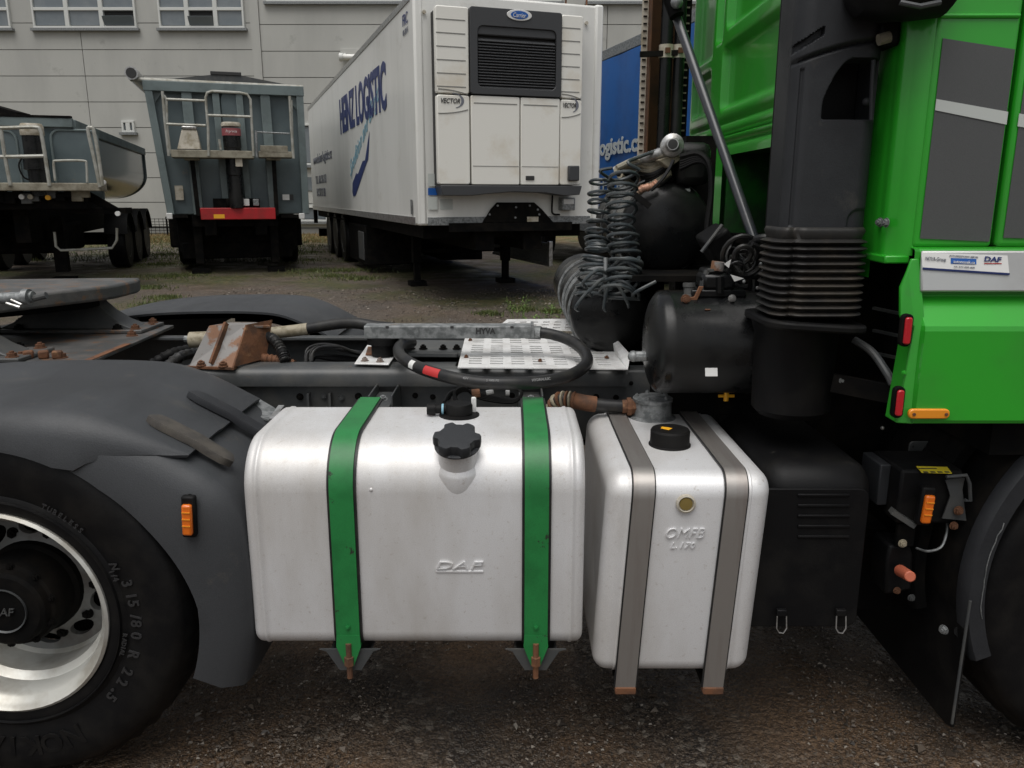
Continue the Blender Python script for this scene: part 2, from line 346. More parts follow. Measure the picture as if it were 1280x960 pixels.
# ================================================================== FACTORY BUILDING
BY = 30.0
def bx(px, z): # x on the facade for a picture column at height z
    t = BY*CP-(z-CH)*SP; return (px-640)/FPX*t
fb = thing('factory_building', 'long grey factory building of horizontal concrete panels with white framed windows behind the trailers', 'building', (-8, BY, GZ0))
OFF = Vector((-8, BY, GZ0))
MB().box((-34, BY+.10, GZ0-.1), (22, BY+14, 11.5)).build('wall', M['joint'], fb)
XJ = -8.95
def window(x0, x1, z0, z1, cols, zs=None, tilt=None, cw=None):
    """white frame with mullions, one pane object each, and a sill"""
    W = MB(); e = .07; W.box((x0, BY-.09, z0), (x1, BY+.06, z0+e)); W.box((x0, BY-.09, z1-e), (x1, BY+.06, z1))
    W.box((x0, BY-.09, z0+e), (x0+e, BY+.06, z1-e)); W.box((x1-e, BY-.09, z0+e), (x1, BY+.06, z1-e))
    cw = (x1-x0)/cols
    for i in range(1, cols): W.box((x0+i*cw-.075, BY-.088, z0+e), (x0+i*cw+.075, BY+.06, z1-e))
    zz = [z0+e]+(zs or [])+[z1-e]
    for q in zs or []: W.box((x0+e, BY-.086, q-.05), (x1-e, BY+.055, q+.05))
    f = W.build('window_frame', M['winf'], fb, bevel=.008)
    MB().box((x0-.08, BY-.16, z0-.09), (x1+.08, BY+.0, z0-.004)).build('window_sill', M['galv'], f)
    for i in range(cols):
        for k in range(len(zz)-1):
            a, b = x0+i*cw+.07, x0+(i+1)*cw-.07; c, d = zz[k]+.03, zz[k+1]-.03
            if tilt == (i, k):   # tilted open pane
                MB().add([(a, BY-.05, c), (b, BY-.05, c), (b, BY-.20, d-.22), (a, BY-.20, d-.22)], [(0,1,2,3)]).build('window_pane', M['glass'], f, solid=.02)
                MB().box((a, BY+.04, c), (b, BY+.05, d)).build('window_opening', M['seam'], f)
            else: MB().box((a, BY-.02, c), (b, BY+.01, d)).build('window_pane', M['glass'], f)
L_Z0, L_Z1 = 7.32, 9.5; R_Z0, R_Z1 = 8.17, 10.3
wl = [(bx(43, 7.4), bx(172, 7.4)), (bx(200, 7.4), bx(331, 7.4)), (bx(-116, 7.4), bx(15, 7.4)), (bx(-275, 7.4), bx(-145, 7.4))]
wl[1] = (wl[1][0], XJ-.35)
for i, (a, b) in enumerate(wl): window(a, b, L_Z0, L_Z1, 3, [L_Z0+.62], {0: (2, 0), 1: (1, 0)}.get(i))
wr = [(bx(333, 8.3), bx(504, 8.3)), (bx(530, 8.3), bx(702, 8.3)), (bx(734, 8.3), bx(905, 8.3)), (bx(935, 8.3), bx(1105, 8.3))]
for a, b in wr: window(a, b, R_Z0, R_Z1, 4, [R_Z0+.62])
sm = [(-7.75, -6.75, 2.72, 4.15), (-7.75, -6.75, 1.82, 2.30), (-7.75, -6.75, .72, 1.28)]
window(*sm[0], 1); window(*sm[2], 1)
MB().box((sm[1][0], BY-.03, sm[1][2]), (sm[1][1], BY+.02, sm[1][3])).build('window_band', M['glass'], fb)
window(-13.95, -13.5, 3.85, 4.25, 2)
def panels(x0, x1, base, holes, nseg):
    edges = [x0+(x1-x0)*i/nseg for i in range(nseg+1)]; z = base
    while z < 11.4:
        z1 = min(z+.87, 11.45)
        iv = [(edges[i]+.012, edges[i+1]-.012) for i in range(nseg)]
        rows = [(z+.012, z1-.012, iv)]
        cuts = sorted({q for h in holes for q in (h[2], h[3]) if z+.05 < q < z1-.05})
        zz = [z+.012]+cuts+[z1-.012]
        for c, d in zip(zz, zz[1:]):
            cur = iv
            for h in holes:
                if h[2] < (c+d)/2 < h[3]:
                    nx = []
                    for a, b in cur:
                        if h[1] <= a or h[0] >= b: nx.append((a, b)); continue
                        if h[0]-a > .06: nx.append((a, h[0]))
                        if b-h[1] > .06: nx.append((h[1], b))
                    cur = nx
            for a, b in cur: MB().box((a, BY, c), (b, BY+.08, d)).build('wall_panel', M['panel'], fb)
        z = z1
hl = [(a, b, L_Z0, L_Z1) for a, b in wl]+[(-13.95, -13.5, 3.85, 4.25)]
hr = [(a, b, R_Z0, R_Z1) for a, b in wr]+sm
panels(-33, XJ-.15, .54, hl, 4); panels(XJ+.15, 21.5, .34+.15, hr, 5)
MB().box((XJ-.15, BY-.05, GZ0), (XJ+.15, BY+.09, 11.5)).build('corner_strip', M['panel'], fb)
MB().box((-33.2, BY-.04, GZ0-.1), (21.8, BY+.09, .47)).build('plinth', M['joint'], fb)
OFF = Vector((0,0,0))
# tube lamp on the facade
p = P(427, 72, 29.8); q = P(459, 71, 29.8)
OFF = Vector((p.x, 29.9, p.z)); wlmp = thing('wall_lamp', 'white tube lamp on a bracket fixed to the grey factory wall', 'lamp', OFF)
MB().box((p.x-.05, 29.85, p.z+.10), (q.x+.9, 29.99, p.z+.30)).build('bracket', M['panel'], wlmp, bevel=.01)
MB().cyl((p.x+.05, 29.7, p.z), (q.x+.8, 29.7, p.z), .10, n=14).build('lamp_tube', M['reefer'], wlmp)
MB().cyl((p.x-.05, 29.7, p.z), (p.x+.08, 29.7, p.z), .14, n=14).build('end_cap', M['winf'], wlmp)
MB().beam((p.x+.1, 29.7, p.z+.05), (p.x+.1, 29.9, p.z+.15), .08, .06).beam((q.x+.6, 29.7, p.z+.05), (q.x+.6, 29.9, p.z+.15), .08, .06).build('arm', M['winf'], wlmp)
# small shelter whose eave shows over the left tipper
c = P(18, 138, 24); OFF = Vector((c.x-2, 25, GZ0))
sh = thing('shed', 'small shed with a dark pitched roof edge above the half round tipping trailer', 'shed', OFF)
MB().box((c.x-4, 24.0, GZ0-.02), (c.x-.4, 24.5, c.z-.05)).build('wall', M['panel'], sh)
MB().prism([(c.x+.1, 23.9, c.z-.05), (c.x+.1, 24.6, c.z-.05), (c.x-4.4, 24.6, c.z+1.2), (c.x-4.4, 23.9, c.z+1.2)], (0, 0, -.18)).build('roof', M['dark'], sh)
# low wire fence at the foot of the facade
OFF = Vector((-13.5, 29, GZ0)); fe = thing('wire_fence', 'low dark wire mesh fence at the foot of the factory wall between the two tippers', 'fence', OFF)
x0, x1 = -13.6, -11.6
for i in range(4): MB().cyl((x0+i*.66, 29, GZ0-.02), (x0+i*.66, 29, .92), .03, n=8).build('post', M['dark'], fe)
mb = MB()
for i in range(14): mb.cyl((x0+.15*i, 29, GZ0), (x0+.15*i, 29, .86), .009, n=4)
for k in range(6): mb.cyl((x0, 28.99, .34+.1*k), (x1, 28.99, .34+.1*k), .009, n=4)
mb.build('wire_mesh', M['dark'], fe)
OFF = Vector((0,0,0))

# ================================================================== GRASS AND WEEDS
def blades(name, m, n, region, h, seed):
    R = random.Random(seed); mb = MB()
    for _ in range(n):
        x, y = region(R); z = gz(y)-.01; hh = h*R.uniform(.4, 1.3); a = R.random()*6.28; wd = .006+.1*hh*R.uniform(.3, 1); l = hh*R.uniform(.1, .7); b = R.random()*6.28
        c1 = Vector((cos(a)*wd, sin(a)*wd, 0)); o = Vector((x, y, z)); tip = o+Vector((cos(b)*l, sin(b)*l, hh))
        mb.add([o-c1, o+c1, tip], [(0, 1, 2)])
    mb.build(name, m, kind='stuff', recalc=False)
def clumps(cs, s):
    def f(R):
        c = R.choice(cs); a = R.random()*6.28; r = abs(R.gauss(0, 1)); return c[0]+cos(a)*r*c[2]*s, c[1]+sin(a)*r*c[2]*.8*s
    return f
def gp(px, py): v = GZ(px, py, GZ0); return v.x, v.y
cs = [(*gp(px, py), s) for px, py, s in [(435, 338, .5), (420, 345, .35), (395, 338, .5), (390, 315, .9), (200, 330, .6), (215, 345, .5), (385, 325, 1), (205, 318, 1), (655, 384, .12), (690, 386, .1), (610, 388, .12), (450, 348, .3), (190, 380, .25), (205, 372, .2), (180, 360, .3)]]
blades('moss_and_low_grass', M['grass'], 9000, clumps(cs, .8), .045, 11)
blades('grass_strip', M['grass'], 9000, lambda R: (R.uniform(-17, -5), R.uniform(17, 27)), .07, 12)
blades('dry_grass_strip', M['drygrass'], 9000, lambda R: (R.uniform(-18, -4), R.uniform(24, 29.8)), .08, 13)
def weed(px, py, h, n, lab, seed):
    global OFF
    R = random.Random(seed); x, y = gp(px, py); o = Vector((x, y, gz(y)-.01)); OFF = o
    t = thing('weed', lab, 'weed', o, group='weeds in the gravel'); st = MB(); lf = MB()
    for k in range(n):
        a = R.random()*6.28; l = h*R.uniform(.6, 1.05); b = o+Vector((cos(a), sin(a), 0))*R.uniform(0, .12); tip = b+Vector((cos(a)*l*.22, sin(a)*l*.22, l))
        pts = smooth([b, (b+tip)/2+Vector((0, 0, .02)), tip], 3); st.tube(pts, .0035, 4)
        for j in range(7):
            c = b.lerp(tip, .2+.8*j/7); q = R.random()*6.28; L_ = R.uniform(.03, .07); d = Vector((cos(q), sin(q), .45)).normalized(); s = Vector((-sin(q), cos(q), 0))
            lf.add([c, c+d*L_*.5+s*L_*.2, c+d*L_, c+d*L_*.5-s*L_*.2], [(0, 1, 2, 3)])
    st.build('stem', M['weed'], t); lf.build('foliage', M['weed'], t, recalc=False)
weed(648, 392, .27, 8, 'tallest green weed in the gravel below the white trailer front', 1)
weed(688, 393, .20, 6, 'short leafy weed in the gravel right of the tallest weed', 2)
weed(668, 396, .10, 6, 'tiny weed between the two taller weeds in the gravel', 3)
OFF = Vector((0,0,0))

# ================================================================== TRAILERS
class Frame:
    """a trailer's own axes: x across its front, y towards its rear, z is world height"""
    def __init__(s, x, y, deg): s.o = Vector((x, y, GZ0)); s.a = radians(deg); s.R = Matrix.Rotation(-s.a, 3, 'Z')
    def at(s, px, py, ly):                       # sight line on a plane parallel to the front
        r = s.R @ ray(px, py); c = s.R @ (Vector((0, 0, CH))-Vector((s.o.x, s.o.y, 0))); t = (ly-c.y)/r.y
        return Vector((c.x+r.x*t, ly, c.z+r.z*t))
    def side(s, px, py, lx):
        r = s.R @ ray(px, py); c = s.R @ (Vector((0, 0, CH))-Vector((s.o.x, s.o.y, 0))); t = (lx-c.x)/r.x
        return Vector((lx, c.y+r.y*t, c.z+r.z*t))
def trailer_wheel(parent, proto, x, y, r, out):
    """tyre with its rim; out = +1 or -1, the side the rim faces"""
    z = GZ0+r-.01
    if proto is None:
        s = out
        ty = MB().lathe((0, 0, 0), (1, 0, 0), [(r*.56, -.15), (r*.93, -.16), (r*.985, -.13), (r, -.09), (r, .09), (r*.985, .13), (r*.93, .16), (r*.56, .15)], 28).build('wheel', M['rubber'], parent, off=(0,0,0))
        rm = MB().lathe((0, 0, 0), (1, 0, 0), [(.02, .06), (.10, .11), (.11, .02), (.2, .0), (r*.5, .03), (r*.57, .152), (r*.60, .156), (r*.575, .10), (r*.54, -.1)], 28).build('rim', M['rimdark'], ty, off=(0,0,0))
    else:
        ty = proto.copy(); COL.objects.link(ty); ty.parent = parent
        for ch in proto.children: c = ch.copy(); COL.objects.link(c); c.parent = ty
    ty.location = (x, y, z-GZ0)
    ty.rotation_euler = (0, 0, 0 if out > 0 else pi)
    return ty

# ---------------- refrigerated trailer
F = Frame(-1.14, 10.0, 19.0); RW = 2.40; OFF = Vector((0, 0, GZ0))
rt = thing('refrigerated_trailer', 'white refrigerated semi trailer with dark cooling grille and blue lettering on its side', 'trailer', F.o, F.a)
zb, zt = 1.27, 3.93
bodyo = MB().box((.0, 0, zb), (RW, 13.4, zt)).build('body', M['reefer'], rt, bevel=.03)
for x0 in (-.012, RW-.10): MB().box((x0, -.02, zb+.0), (x0+.112, .16, zt+.01)).build('corner_post', M['reefer'], rt, bevel=.03, seg=3)
MB().box((-.012, .165, zb+.0), (.03, 13.4, zb+.10)).build('lower_rail', M['bright'], rt, bevel=.004)
MB().box((-.010, .165, zt-.07), (.03, 13.4, zt+.012)).build('upper_rail', M['bright'], rt, bevel=.004)
MB().box((.11, -.012, zb+.0), (RW-.11, .05, zb+.10)).build('front_rail', M['galv'], rt, bevel=.004)
MB().box((-.016, .30, 1.40), (-.011, .40, 1.58)).build('marker_plate', M['galv'], rt)
# cooling unit
UY = -.28
ux = [F.at(px, 150, UY).x for px in (546, 588, 650, 700, 728)]
u_top, u_bot, u_mid = F.at(640, 12, UY).z, F.at(640, 232, UY).z, F.at(640, 120, UY).z
def rslab(x0, x1, z0, z1, y0, y1, r=.03): return MB().prism([(a, y0, b) for a, b in rrect(x0, x1, z0, z1, r, 4)], (0, y1-y0, 0))
MB().box((ux[0]+.02, UY+.06, u_bot+.01), (ux[4]-.0, -.001, u_top-.04)).build('unit_housing', M['seam'], rt)
for (a, b) in ((0, 1), (3, 4)):
    sidep = rslab(ux[a]+.006, ux[b]-.008, u_mid-.0, u_top-.01, UY, UY+.10).build('side_cover', M['unit'], rt, bevel=.012)
    for k in range(6):
        z = u_top-.16-k*.145; m_ = MB(); x0, x1 = ux[a]+.012, ux[b]-.05
        m_.box((x0, UY-.004, z), (x1, UY+.001, z+.010)).build('groove', M['joint'], sidep)
    lowp = rslab(ux[a]+.006, ux[b]-.008, u_bot+.01, u_mid-.015, UY, UY+.10).build('lower_side_cover', M['unit'], rt, bevel=.012)
    # badge VECTOR with its crescent
    cx = (ux[a]+ux[b])/2; ww = (ux[b]-ux[a])*.66; zc = F.at(566, 124, UY).z-.02; yy = UY-.004
    text_mb('VECTOR', (cx-ww*.56, yy, zc-.025), (1,0,0), (0,0,1), ww*.86, .055, .004, shear=.3, bold=.012).build('badge_lettering', M['seam'], lowp)
    ar = MB(); A_ = [radians(t) for t in range(-75, 100, 7)]
    o_ = [(cx-ww*.02+ww*.50*cos(t), yy, zc+.005+.085*sin(t)) for t in A_]; i_ = [(cx-ww*.02+(ww*.50-.035*max(0, cos(t)))*cos(t), yy, zc+.005+(.085-.008)*sin(t)) for t in A_]
    n_ = len(A_); ar.add(o_+i_, [(j, j+1, n_+j+1, n_+j) for j in range(n_-1)]).build('badge_crescent', M['greyprint'], lowp, solid=.002)
    for sg, z0 in ((1, zc+.13), (-1, zc-.14)):
        pts = [(ux[a]+.02+(ux[b]-ux[a]-.05)*t, UY-.002, z0-sg*.05*t*t-(.0 if sg > 0 else 0)) for t in [i/10 for i in range(11)]]
        MB().tube(pts, .006, 4).build('panel_line', M['joint'], lowp)
for (a, b) in ((1, 2), (2, 3)):
    d_ = rslab(ux[a]+.008, ux[b]-.008, u_bot+.01, u_mid-.012, UY-.012, UY+.08, .015).build('lower_door', M['unit'], rt, bevel=.008)
    MB().box((ux[a]+.04, UY-.016, u_mid-.10), (ux[b]-.04, UY-.011, u_mid-.09)).build('panel_line', M['joint'], d_)
    MB().box((ux[a]+.02, UY-.016, u_bot+.225), (ux[b]-.02, UY-.011, u_bot+.230)).build('panel_line', M['joint'], d_)
hx = F.at(662, 223, UY); MB().box((hx.x-.055, UY-.025, hx.z-.02), (hx.x+.055, UY-.008, hx.z+.03)).build('door_latch', M['seam'], rt, bevel=.004)
# grille: frame, louvres
gx0, gx1 = ux[1]+.0, ux[3]-.0; gz0_, gz1_ = u_mid+.004, u_top
g = MB(); o_ = rrect(gx0, gx1, gz0_, gz1_, .03, 5); i_ = rrect(gx0+.09, gx1-.07, gz0_+.075, gz1_-.20, .07, 5)
n_ = len(o_); yo = UY-.03
ring = lambda q, y: [(a, y, b) for a, b in q]
g.add(ring(o_, UY+.06)+ring(o_, yo)+ring(i_, yo)+ring(i_, UY+.05), [(k*n_+j, k*n_+(j+1) % n_, (k+1)*n_+(j+1) % n_, (k+1)*n_+j) for k in range(3) for j in range(n_)])
gr = g.build('grille_frame', M['unitgrey'], rt, bevel=.006)
MB().box((gx0+.05, UY+.045, gz0_+.05), (gx1-.05, UY+.055, gz1_-.1)).build('grille_back', M['seam'], rt)
proto = None; nl = 17
for k in range(nl):
    z = gz0_+.10+(gz1_-.34-gz0_-.10)*k/(nl-1)
    m_ = MB(); w_ = (gx1-gx0)/2-.09; cxx = (gx0+gx1)/2+.01
    if proto is None:
        proto = m_.prism([(-w_, -.02, -.022), (-w_, .02, .012), (-w_, .024, .006), (-w_, -.016, -.028)], (2*w_, 0, 0)).build('louvre', M['unitgrey'], gr, off=(0,0,0)); proto.location = (cxx, UY+.0, z-GZ0)
    else: inst(proto, (cxx, UY+.0, z-GZ0), gr)
MB().box((gx0+.085, UY-.01, gz1_-.30), (gx1-.065, UY+.02, gz1_-.19)).build('grille_hood', M['unitgrey'], gr, bevel=.02)
# oval badge
bc = F.at(649, 19, yo); ov = MB().prism([(bc.x+.155*cos(t*pi/16), yo-.012, bc.z+.062*sin(t*pi/16)) for t in range(32)], (0, .014, 0)).build('oval_badge', M['white'], rt, bevel=.004)
MB().prism([(bc.x+.108*cos(t*pi/16), yo-.016, bc.z+.044*sin(t*pi/16)) for t in range(32)], (0, .005, 0)).build('badge_centre', M['blue'], ov)
text_mb('Carrier', (bc.x-.08, yo-.018, bc.z-.028), (1,0,0), (0,0,1), .16, .05, .003, shear=.25).build('badge_lettering', M['white'], ov)
# tray under the unit
mb = MB(); ty0 = u_bot
pts = [(ux[0]+.02, ty0), (ux[4]-.0, ty0), (ux[4]-.03, ty0-.11), (ux[3]+.05, ty0-.12), (ux[3]-.2, ty0-.085), (ux[2]-.1, ty0-.075), (ux[1]+.2, ty0-.10), (ux[1], ty0-.12), (ux[0]+.05, ty0-.12)]
mb.prism([(a, UY-.03, b) for a, b in pts], (0, .30, 0)).build('drip_tray', M['unitgrey'], rt, bevel=.008)
# coupling plate, stickers, connection box
q = [F.at(px, py, -.05) for px, py in ((604, 278), (614, 262), (622, 253), (668, 253), (678, 262), (692, 278))]
cp = MB().prism([(a.x, -.05, a.z) for a in q], (0, .045, 0)).build('coupling_plate', M['dark'], rt, bevel=.006)
for px, py in ((612, 268), (622, 257), (645, 259), (662, 257), (672, 262), (674, 268), (644, 272)):
    a = F.at(px, py, -.055); MB().cyl((a.x, -.049, a.z), (a.x, -.065, a.z), .014, n=6).build('bolt', M['galv'], cp)
a = F.at(659, 271, -.055); b = F.at(673, 277, -.055); MB().box((a.x, -.056, b.z), (b.x, -.05, a.z)).build('rating_plate', M['cream'], cp)
a = F.at(562, 279, -.05); b = F.at(715, 284, -.05); MB().box((a.x, -.06, b.z-.04), (b.x, .0, a.z)).build('bumper_strip', M['dark'], rt, bevel=.004)
def sticker(fr, x0, y0, x1, y1, ly, m, nm='sticker', par=None):
    a = fr.at(x0, y0, ly); b = fr.at(x1, y1, ly); return MB().box((a.x, ly, b.z), (b.x, ly+.003, a.z)).build(nm, m, par)
sticker(F, 535, 235, 547, 244, -.024, M['blue'], 'blue_sticker', rt); sticker(F, 535, 217, 547, 233, -.024, M['whitefilm'], 'sticker', rt); sticker(F, 535, 246, 547, 262, -.024, M['whitefilm'], 'sticker', rt); sticker(F, 550, 249, 566, 262, -.004, M['whitefilm'], 'sticker', rt)
a = F.at(703, 247, -.14); b = F.at(719, 263, -.14); MB().box((a.x, -.14, b.z), (b.x, -.001, a.z)).build('connection_box', M['galv'], rt, bevel=.01)
MB().box((a.x+.02, -.145, (a.z+b.z)/2), (b.x-.02, -.138, a.z-.02)).build('connection_box_lid', M['white'], rt, bevel=.003)
a = F.at(691, 240, -.04); MB().tube(smooth([(a.x, -.04, a.z+.05), (a.x-.01, -.04, a.z-.2), (a.x+.01, -.04, zb+.13), (a.x+.1, -.04, zb+.12)], 5), .012, 6).build('cable', M['black'], rt)
a = F.at(711, 207, UY-.05); b = F.at(724, 226, UY-.05); MB().box((a.x, UY-.06, b.z), (b.x, UY+.0, a.z)).build('control_box', M['unitgrey'], rt, bevel=.012)
for px, py in ((530, 15), (733, 29)): a = F.at(px, py, -.02); MB().cyl((a.x, -.012, a.z), (a.x, -.035, a.z), .022, n=12).build('marker_light', M['cream'], rt)
for px in (709, 735): a = F.at(px, 19, 0); MB().cyl((a.x, .05, zt), (a.x, .05, zt+.07), .012, n=6).build('roof_hook', M['rust'], rt)
# lettering on the side (reads from the rear towards the front)
SX = -.004
text_mb('HEINZ LOGISTIC', (SX, 6.85, 2.80), (0,-1,0), (0,0,1), 5.0, .66, .006, bold=.03).build('side_lettering', M['navy'], rt)
text_mb('www.heinz-logistic.cz', (SX, 12.6, 2.36), (0,-1,0), (0,0,1), 4.1, .30, .006, bold=.01).build('web_lettering', M['greyprint'], rt)
text_mb('TEL. 603 516 151', (SX, 12.2, 1.93), (0,-1,0), (0,0,1), 2.4, .20, .006).build('phone_lettering', M['greyprint'], rt)
text_mb('FAX 577 212 120', (SX, 12.1, 1.62), (0,-1,0), (0,0,1), 2.0, .20, .006).build('phone_lettering', M['greyprint'], rt)
a = F.side(508, 24, SX); text_mb('FRC', (SX-.002, a.y+.22, a.z-.05), (0,-1,0), (0,0,1), .30, .13, .004).build('class_mark', M['navy'], rt)
text_mb('08-2014', (SX-.002, a.y+.22, a.z-.16), (0,-1,0), (0,0,1), .30, .07, .004).build('class_mark', M['greyprint'], rt)
yA, yB = 5.75, 3.05
up = Vector((0, -.955, .30)); text_mb('Spedition and Cargo', (SX, yA, 1.88), up, (0, 0, 1), 3.5, .36, .004, shear=.35).build('script_lettering', M['lblue'], rt)
cr = [(yA-.25, 1.86), (yA-.75, 2.02), (yA-.95, 2.00), (4.2, 2.20), (3.95, 2.20), (3.4, 2.62), (3.55, 2.34), (3.65, 2.20), (3.8, 2.16), (4.6, 1.86), (5.2, 1.64), (5.5, 1.62), (5.58, 1.70)]
MB().add([(SX-.001, a, b) for a, b in cr], [tuple(range(len(cr)))]).build('swoosh', M['navy'], rt, solid=.003)
# running gear
MB().box((.75, .1, .95), (1.0, 13.2, zb-.002)).box((1.4, .1, .95), (1.65, 13.2, zb-.002)).build('chassis_beams', M['dark'], rt)
MB().box((.12, .3, 1.10), (2.28, 13.3, zb-.001)).build('floor_frame', M['dark'], rt)
for x in (.42, 1.86):
    lg = MB().box((x, 2.35, .62), (x+.13, 2.50, 1.2)).build('landing_leg', M['dark'], rt, bevel=.008)
    MB().box((x+.02, 2.37, .34), (x+.11, 2.48, .63)).box((x-.06, 2.30, GZ0-.005), (x+.19, 2.55, .345)).build('leg_foot', M['dark'], lg)
MB().cyl((.5, 2.42, .8), (1.9, 2.42, .8), .03, n=8).build('crank_shaft', M['dark'], rt)
MB().box((.05, 4.6, .42), (.9, 6.7, 1.12)).build('pallet_box', M['dark'], rt, bevel=.02)
MB().box((.03, 4.75, .5), (.052, 5.35, 1.0)).build('box_door', M['chassis'], rt, bevel=.008)
MB().box((1.55, 4.9, .45), (2.3, 6.9, 1.12)).build('fuel_box', M['dark'], rt, bevel=.02)
sg = MB().box((2.345, 1.6, .60), (2.37, 4.35, .93)).build('side_guard', M['galv'], rt, bevel=.004)
MB().box((2.325, 1.6, .585), (2.375, 4.36, .63)).build('guard_rail', M['bright'], sg, bevel=.004); MB().box((2.32, 1.52, .585), (2.38, 1.60, .96)).build('guard_end', M['bright'], sg, bevel=.004)
wp = None
for y in (7.6, 8.9, 10.2):
    MB().cyl((.2, y, .78), (2.2, y, .78), .07, n=12).build('axle', M['dark'], rt)
    for x, s_ in ((.2, -1), (2.2, 1)): wp0 = trailer_wheel(rt, wp, x, y, .5, s_); wp = wp or wp0
for x in (.02, 2.0):
    MB().box((x, 7.0, 1.14), (x+.38, 10.85, 1.17)).build('mudguard', M['dark'], rt)
MB().box((.1, 13.1, .55), (2.3, 13.25, .75)).box((.5, 13.1, .7), (.6, 13.2, 1.2)).box((1.8, 13.1, .7), (1.9, 13.2, 1.2)).build('rear_bumper', M['dark'], rt)
MB().box((.0, 13.30, .9), (.1, 13.42, zb)).build('rear_flap', M['black'], rt)

# ---------------- blue curtain sided trailer
B = Frame(2.62, 10.3, 15.5)
bt = thing('curtain_side_trailer', 'blue curtain sided semi trailer with white web address lettering right of the white trailer', 'trailer', B.o, B.a)
a = B.side(742, 72, 0); b = B.side(795, 42, 0); ztb = (a.z+b.z)/2
MB().box((.02, 0, 1.15), (2.5, 13.6, ztb-.05)).build('body', M['curtain'], bt, bevel=.02)
MB().box((-.02, 0, ztb-.16), (2.52, 13.6, ztb+.0)).build('roof_rail', M['galv'], bt, bevel=.01)
MB().prism([(0.05, 0, ztb+.001), (1.25, 0, ztb+.06), (2.45, 0, ztb+.001)], (0, 13.5, 0)).build('roof_tarp', M['cream'], bt)
MB().box((-.02, -.03, 1.1), (2.52, .03, ztb-.17)).build('front_wall', M['panel'], bt, bevel=.01)
MB().grid(.05, 13.4, 90, 1.30, ztb-.17, 2, lambda u, v: (-.018+.012*sin(u*5.2)*sin(u*1.3), u, v)).build('curtain', M['curtain'], bt)
MB().box((-.01, 0, 1.0), (2.5, 13.6, 1.28)).build('side_rail', M['galv'], bt, bevel=.005)
a = B.side(744, 198, -.03); b = B.side(793, 190, -.03)
wd = (a.y-b.y)*11.6/8.1; hgt = B.side(770, 171, -.03).z-B.side(770, 200, -.03).z
z0 = B.side(770, 199, -.03).z
a = B.side(750, 198, -.03); b = B.side(796, 190, -.03); L9 = a.y-b.y; zt9 = B.side(769, 172, -.03).z; zb9 = B.side(756, 201, -.03).z
text_mb('ogistic.cz', (-.036, a.y, zb9), (0,-1,0), (0,0,1), L9/.87, zt9-zb9, .006, bold=.03).build('web_lettering', M['whitefilm'], bt)
text_mb('heinz-l', (-.036, a.y+L9*.82, zb9+.1), (0,-1,0), (0,0,1), L9*.78, zt9-zb9-.1, .006, bold=.03).build('web_lettering', M['whitefilm'], bt)
z1 = B.side(770, 240, -.03).z
text_mb('TEL. 603 430 324', (-.036, a.y+.1, z1), (0,-1,0), (0,0,1), 3.0, .24, .006, bold=.01).build('phone_lettering', M['whitefilm'], bt)
MB().box((.7, .3, .9), (1.0, 13, 1.0)).box((1.5, .3, .9), (1.8, 13, 1.0)).build('chassis_beams', M['dark'], bt)
for x in (.45, 1.9): MB().box((x, 2.4, GZ0), (x+.12, 2.52, 1.0)).box((x-.06, 2.33, GZ0-.005), (x+.18, 2.6, .33)).build('landing_leg', M['dark'], bt)
for y in (8.0, 9.3, 10.6):
    for x, s_ in ((.2, -1), (2.3, 1)): trailer_wheel(bt, wp, x, y, .5, s_)

# ---------------- box tipper with platform (centre left)
S = Frame(-6.12, 14.1, 18.0); SW = 2.56
st = thing('tipping_trailer', 'tall blue grey box tipper trailer with pale ladder platform and red cross beam', 'trailer', S.o, S.a)
zT = S.at(285, 106, 0).z; zB = S.at(285, 268, 0).z
lt, lb = 0.0, .18
outline = [(lt, zT), (SW, zT-.0), (SW-.02, zB), (lb, zB)]
body = MB().prism([(a, .05, b) for a, b in outline], (0, 8.6, 0)).build('body', M['teal'], st, bevel=.02)
def bar(p0, p1, wd, dp, m='teal_l', nm='rib', par=None, y=-.02):
    return MB().beam((p0[0], y, p0[1]), (p1[0], y, p1[1]), wd, dp, up=(0, 1, 0)).build(nm, M[m], par or st, bevel=.008)
bar((lt+.05, zT-.05), (lb+.05, zB), .12, .14); bar((SW-.06, zT-.05), (SW-.07, zB), .12, .14)
bar((lt-.02, zT-.07), (SW+.01, zT-.07), .16, .16, nm='top_beam')
MB().cyl((lt-.2, -.06, zT+.02), (SW, -.06, zT+.0), .035, n=10).build('edge_tube', M['rail'], st)
for px, wd in ((236, .26), (272, .18), (301, .18), (333, .26)):
    x = S.at(px, 150, 0).x; bar((x, zT-.15), (x+.03, zB), wd*.62, .10, nm='rib')
x = S.at(286, 120, 0).x; z = S.at(286, 125, 0).z
MB().prism([(x-.14+0, -.03, z-.55), (x+.14, -.03, z-.55)]+[(x+.14*cos(t*pi/10), -.03, z+.14*sin(t*pi/10)) for t in range(11)], (0, .085, 0)).build('lift_recess', M['teal'], st, bevel=.01)
# gusset corners
for sx_, x0 in ((1, lt+.10), (-1, SW-.12)):
    MB().prism([(x0, -.01, zT-.14), (x0+sx_*.18, -.01, zT-.14), (x0, -.01, zT-.38)], (0, .07, 0)).build('gusset', M['teal_l'], st)
# tarp roof
mb = MB(); mb.prism([(lt, .0, zT+.0), (1.35, 0, zT+.19), (SW, 0, zT+.0)], (0, 8.5, 0)).build('tarpaulin', M['chassis'], st)
MB().box((1.05, -.02, zT+.15), (1.55, .3, zT+.21)).build('ridge_plate', M['seam'], st, bevel=.01)
MB().cyl((-.16, -.20, zT+.10), (-.0, 8.4, zT+.08), .105, n=14).build('tarpaulin_roll', M['bright'], st)
MB().cyl((-.162, -.22, zT+.10), (-.16, -.199, zT+.10), .08, n=14).build('roll_end', M['seam'], st)
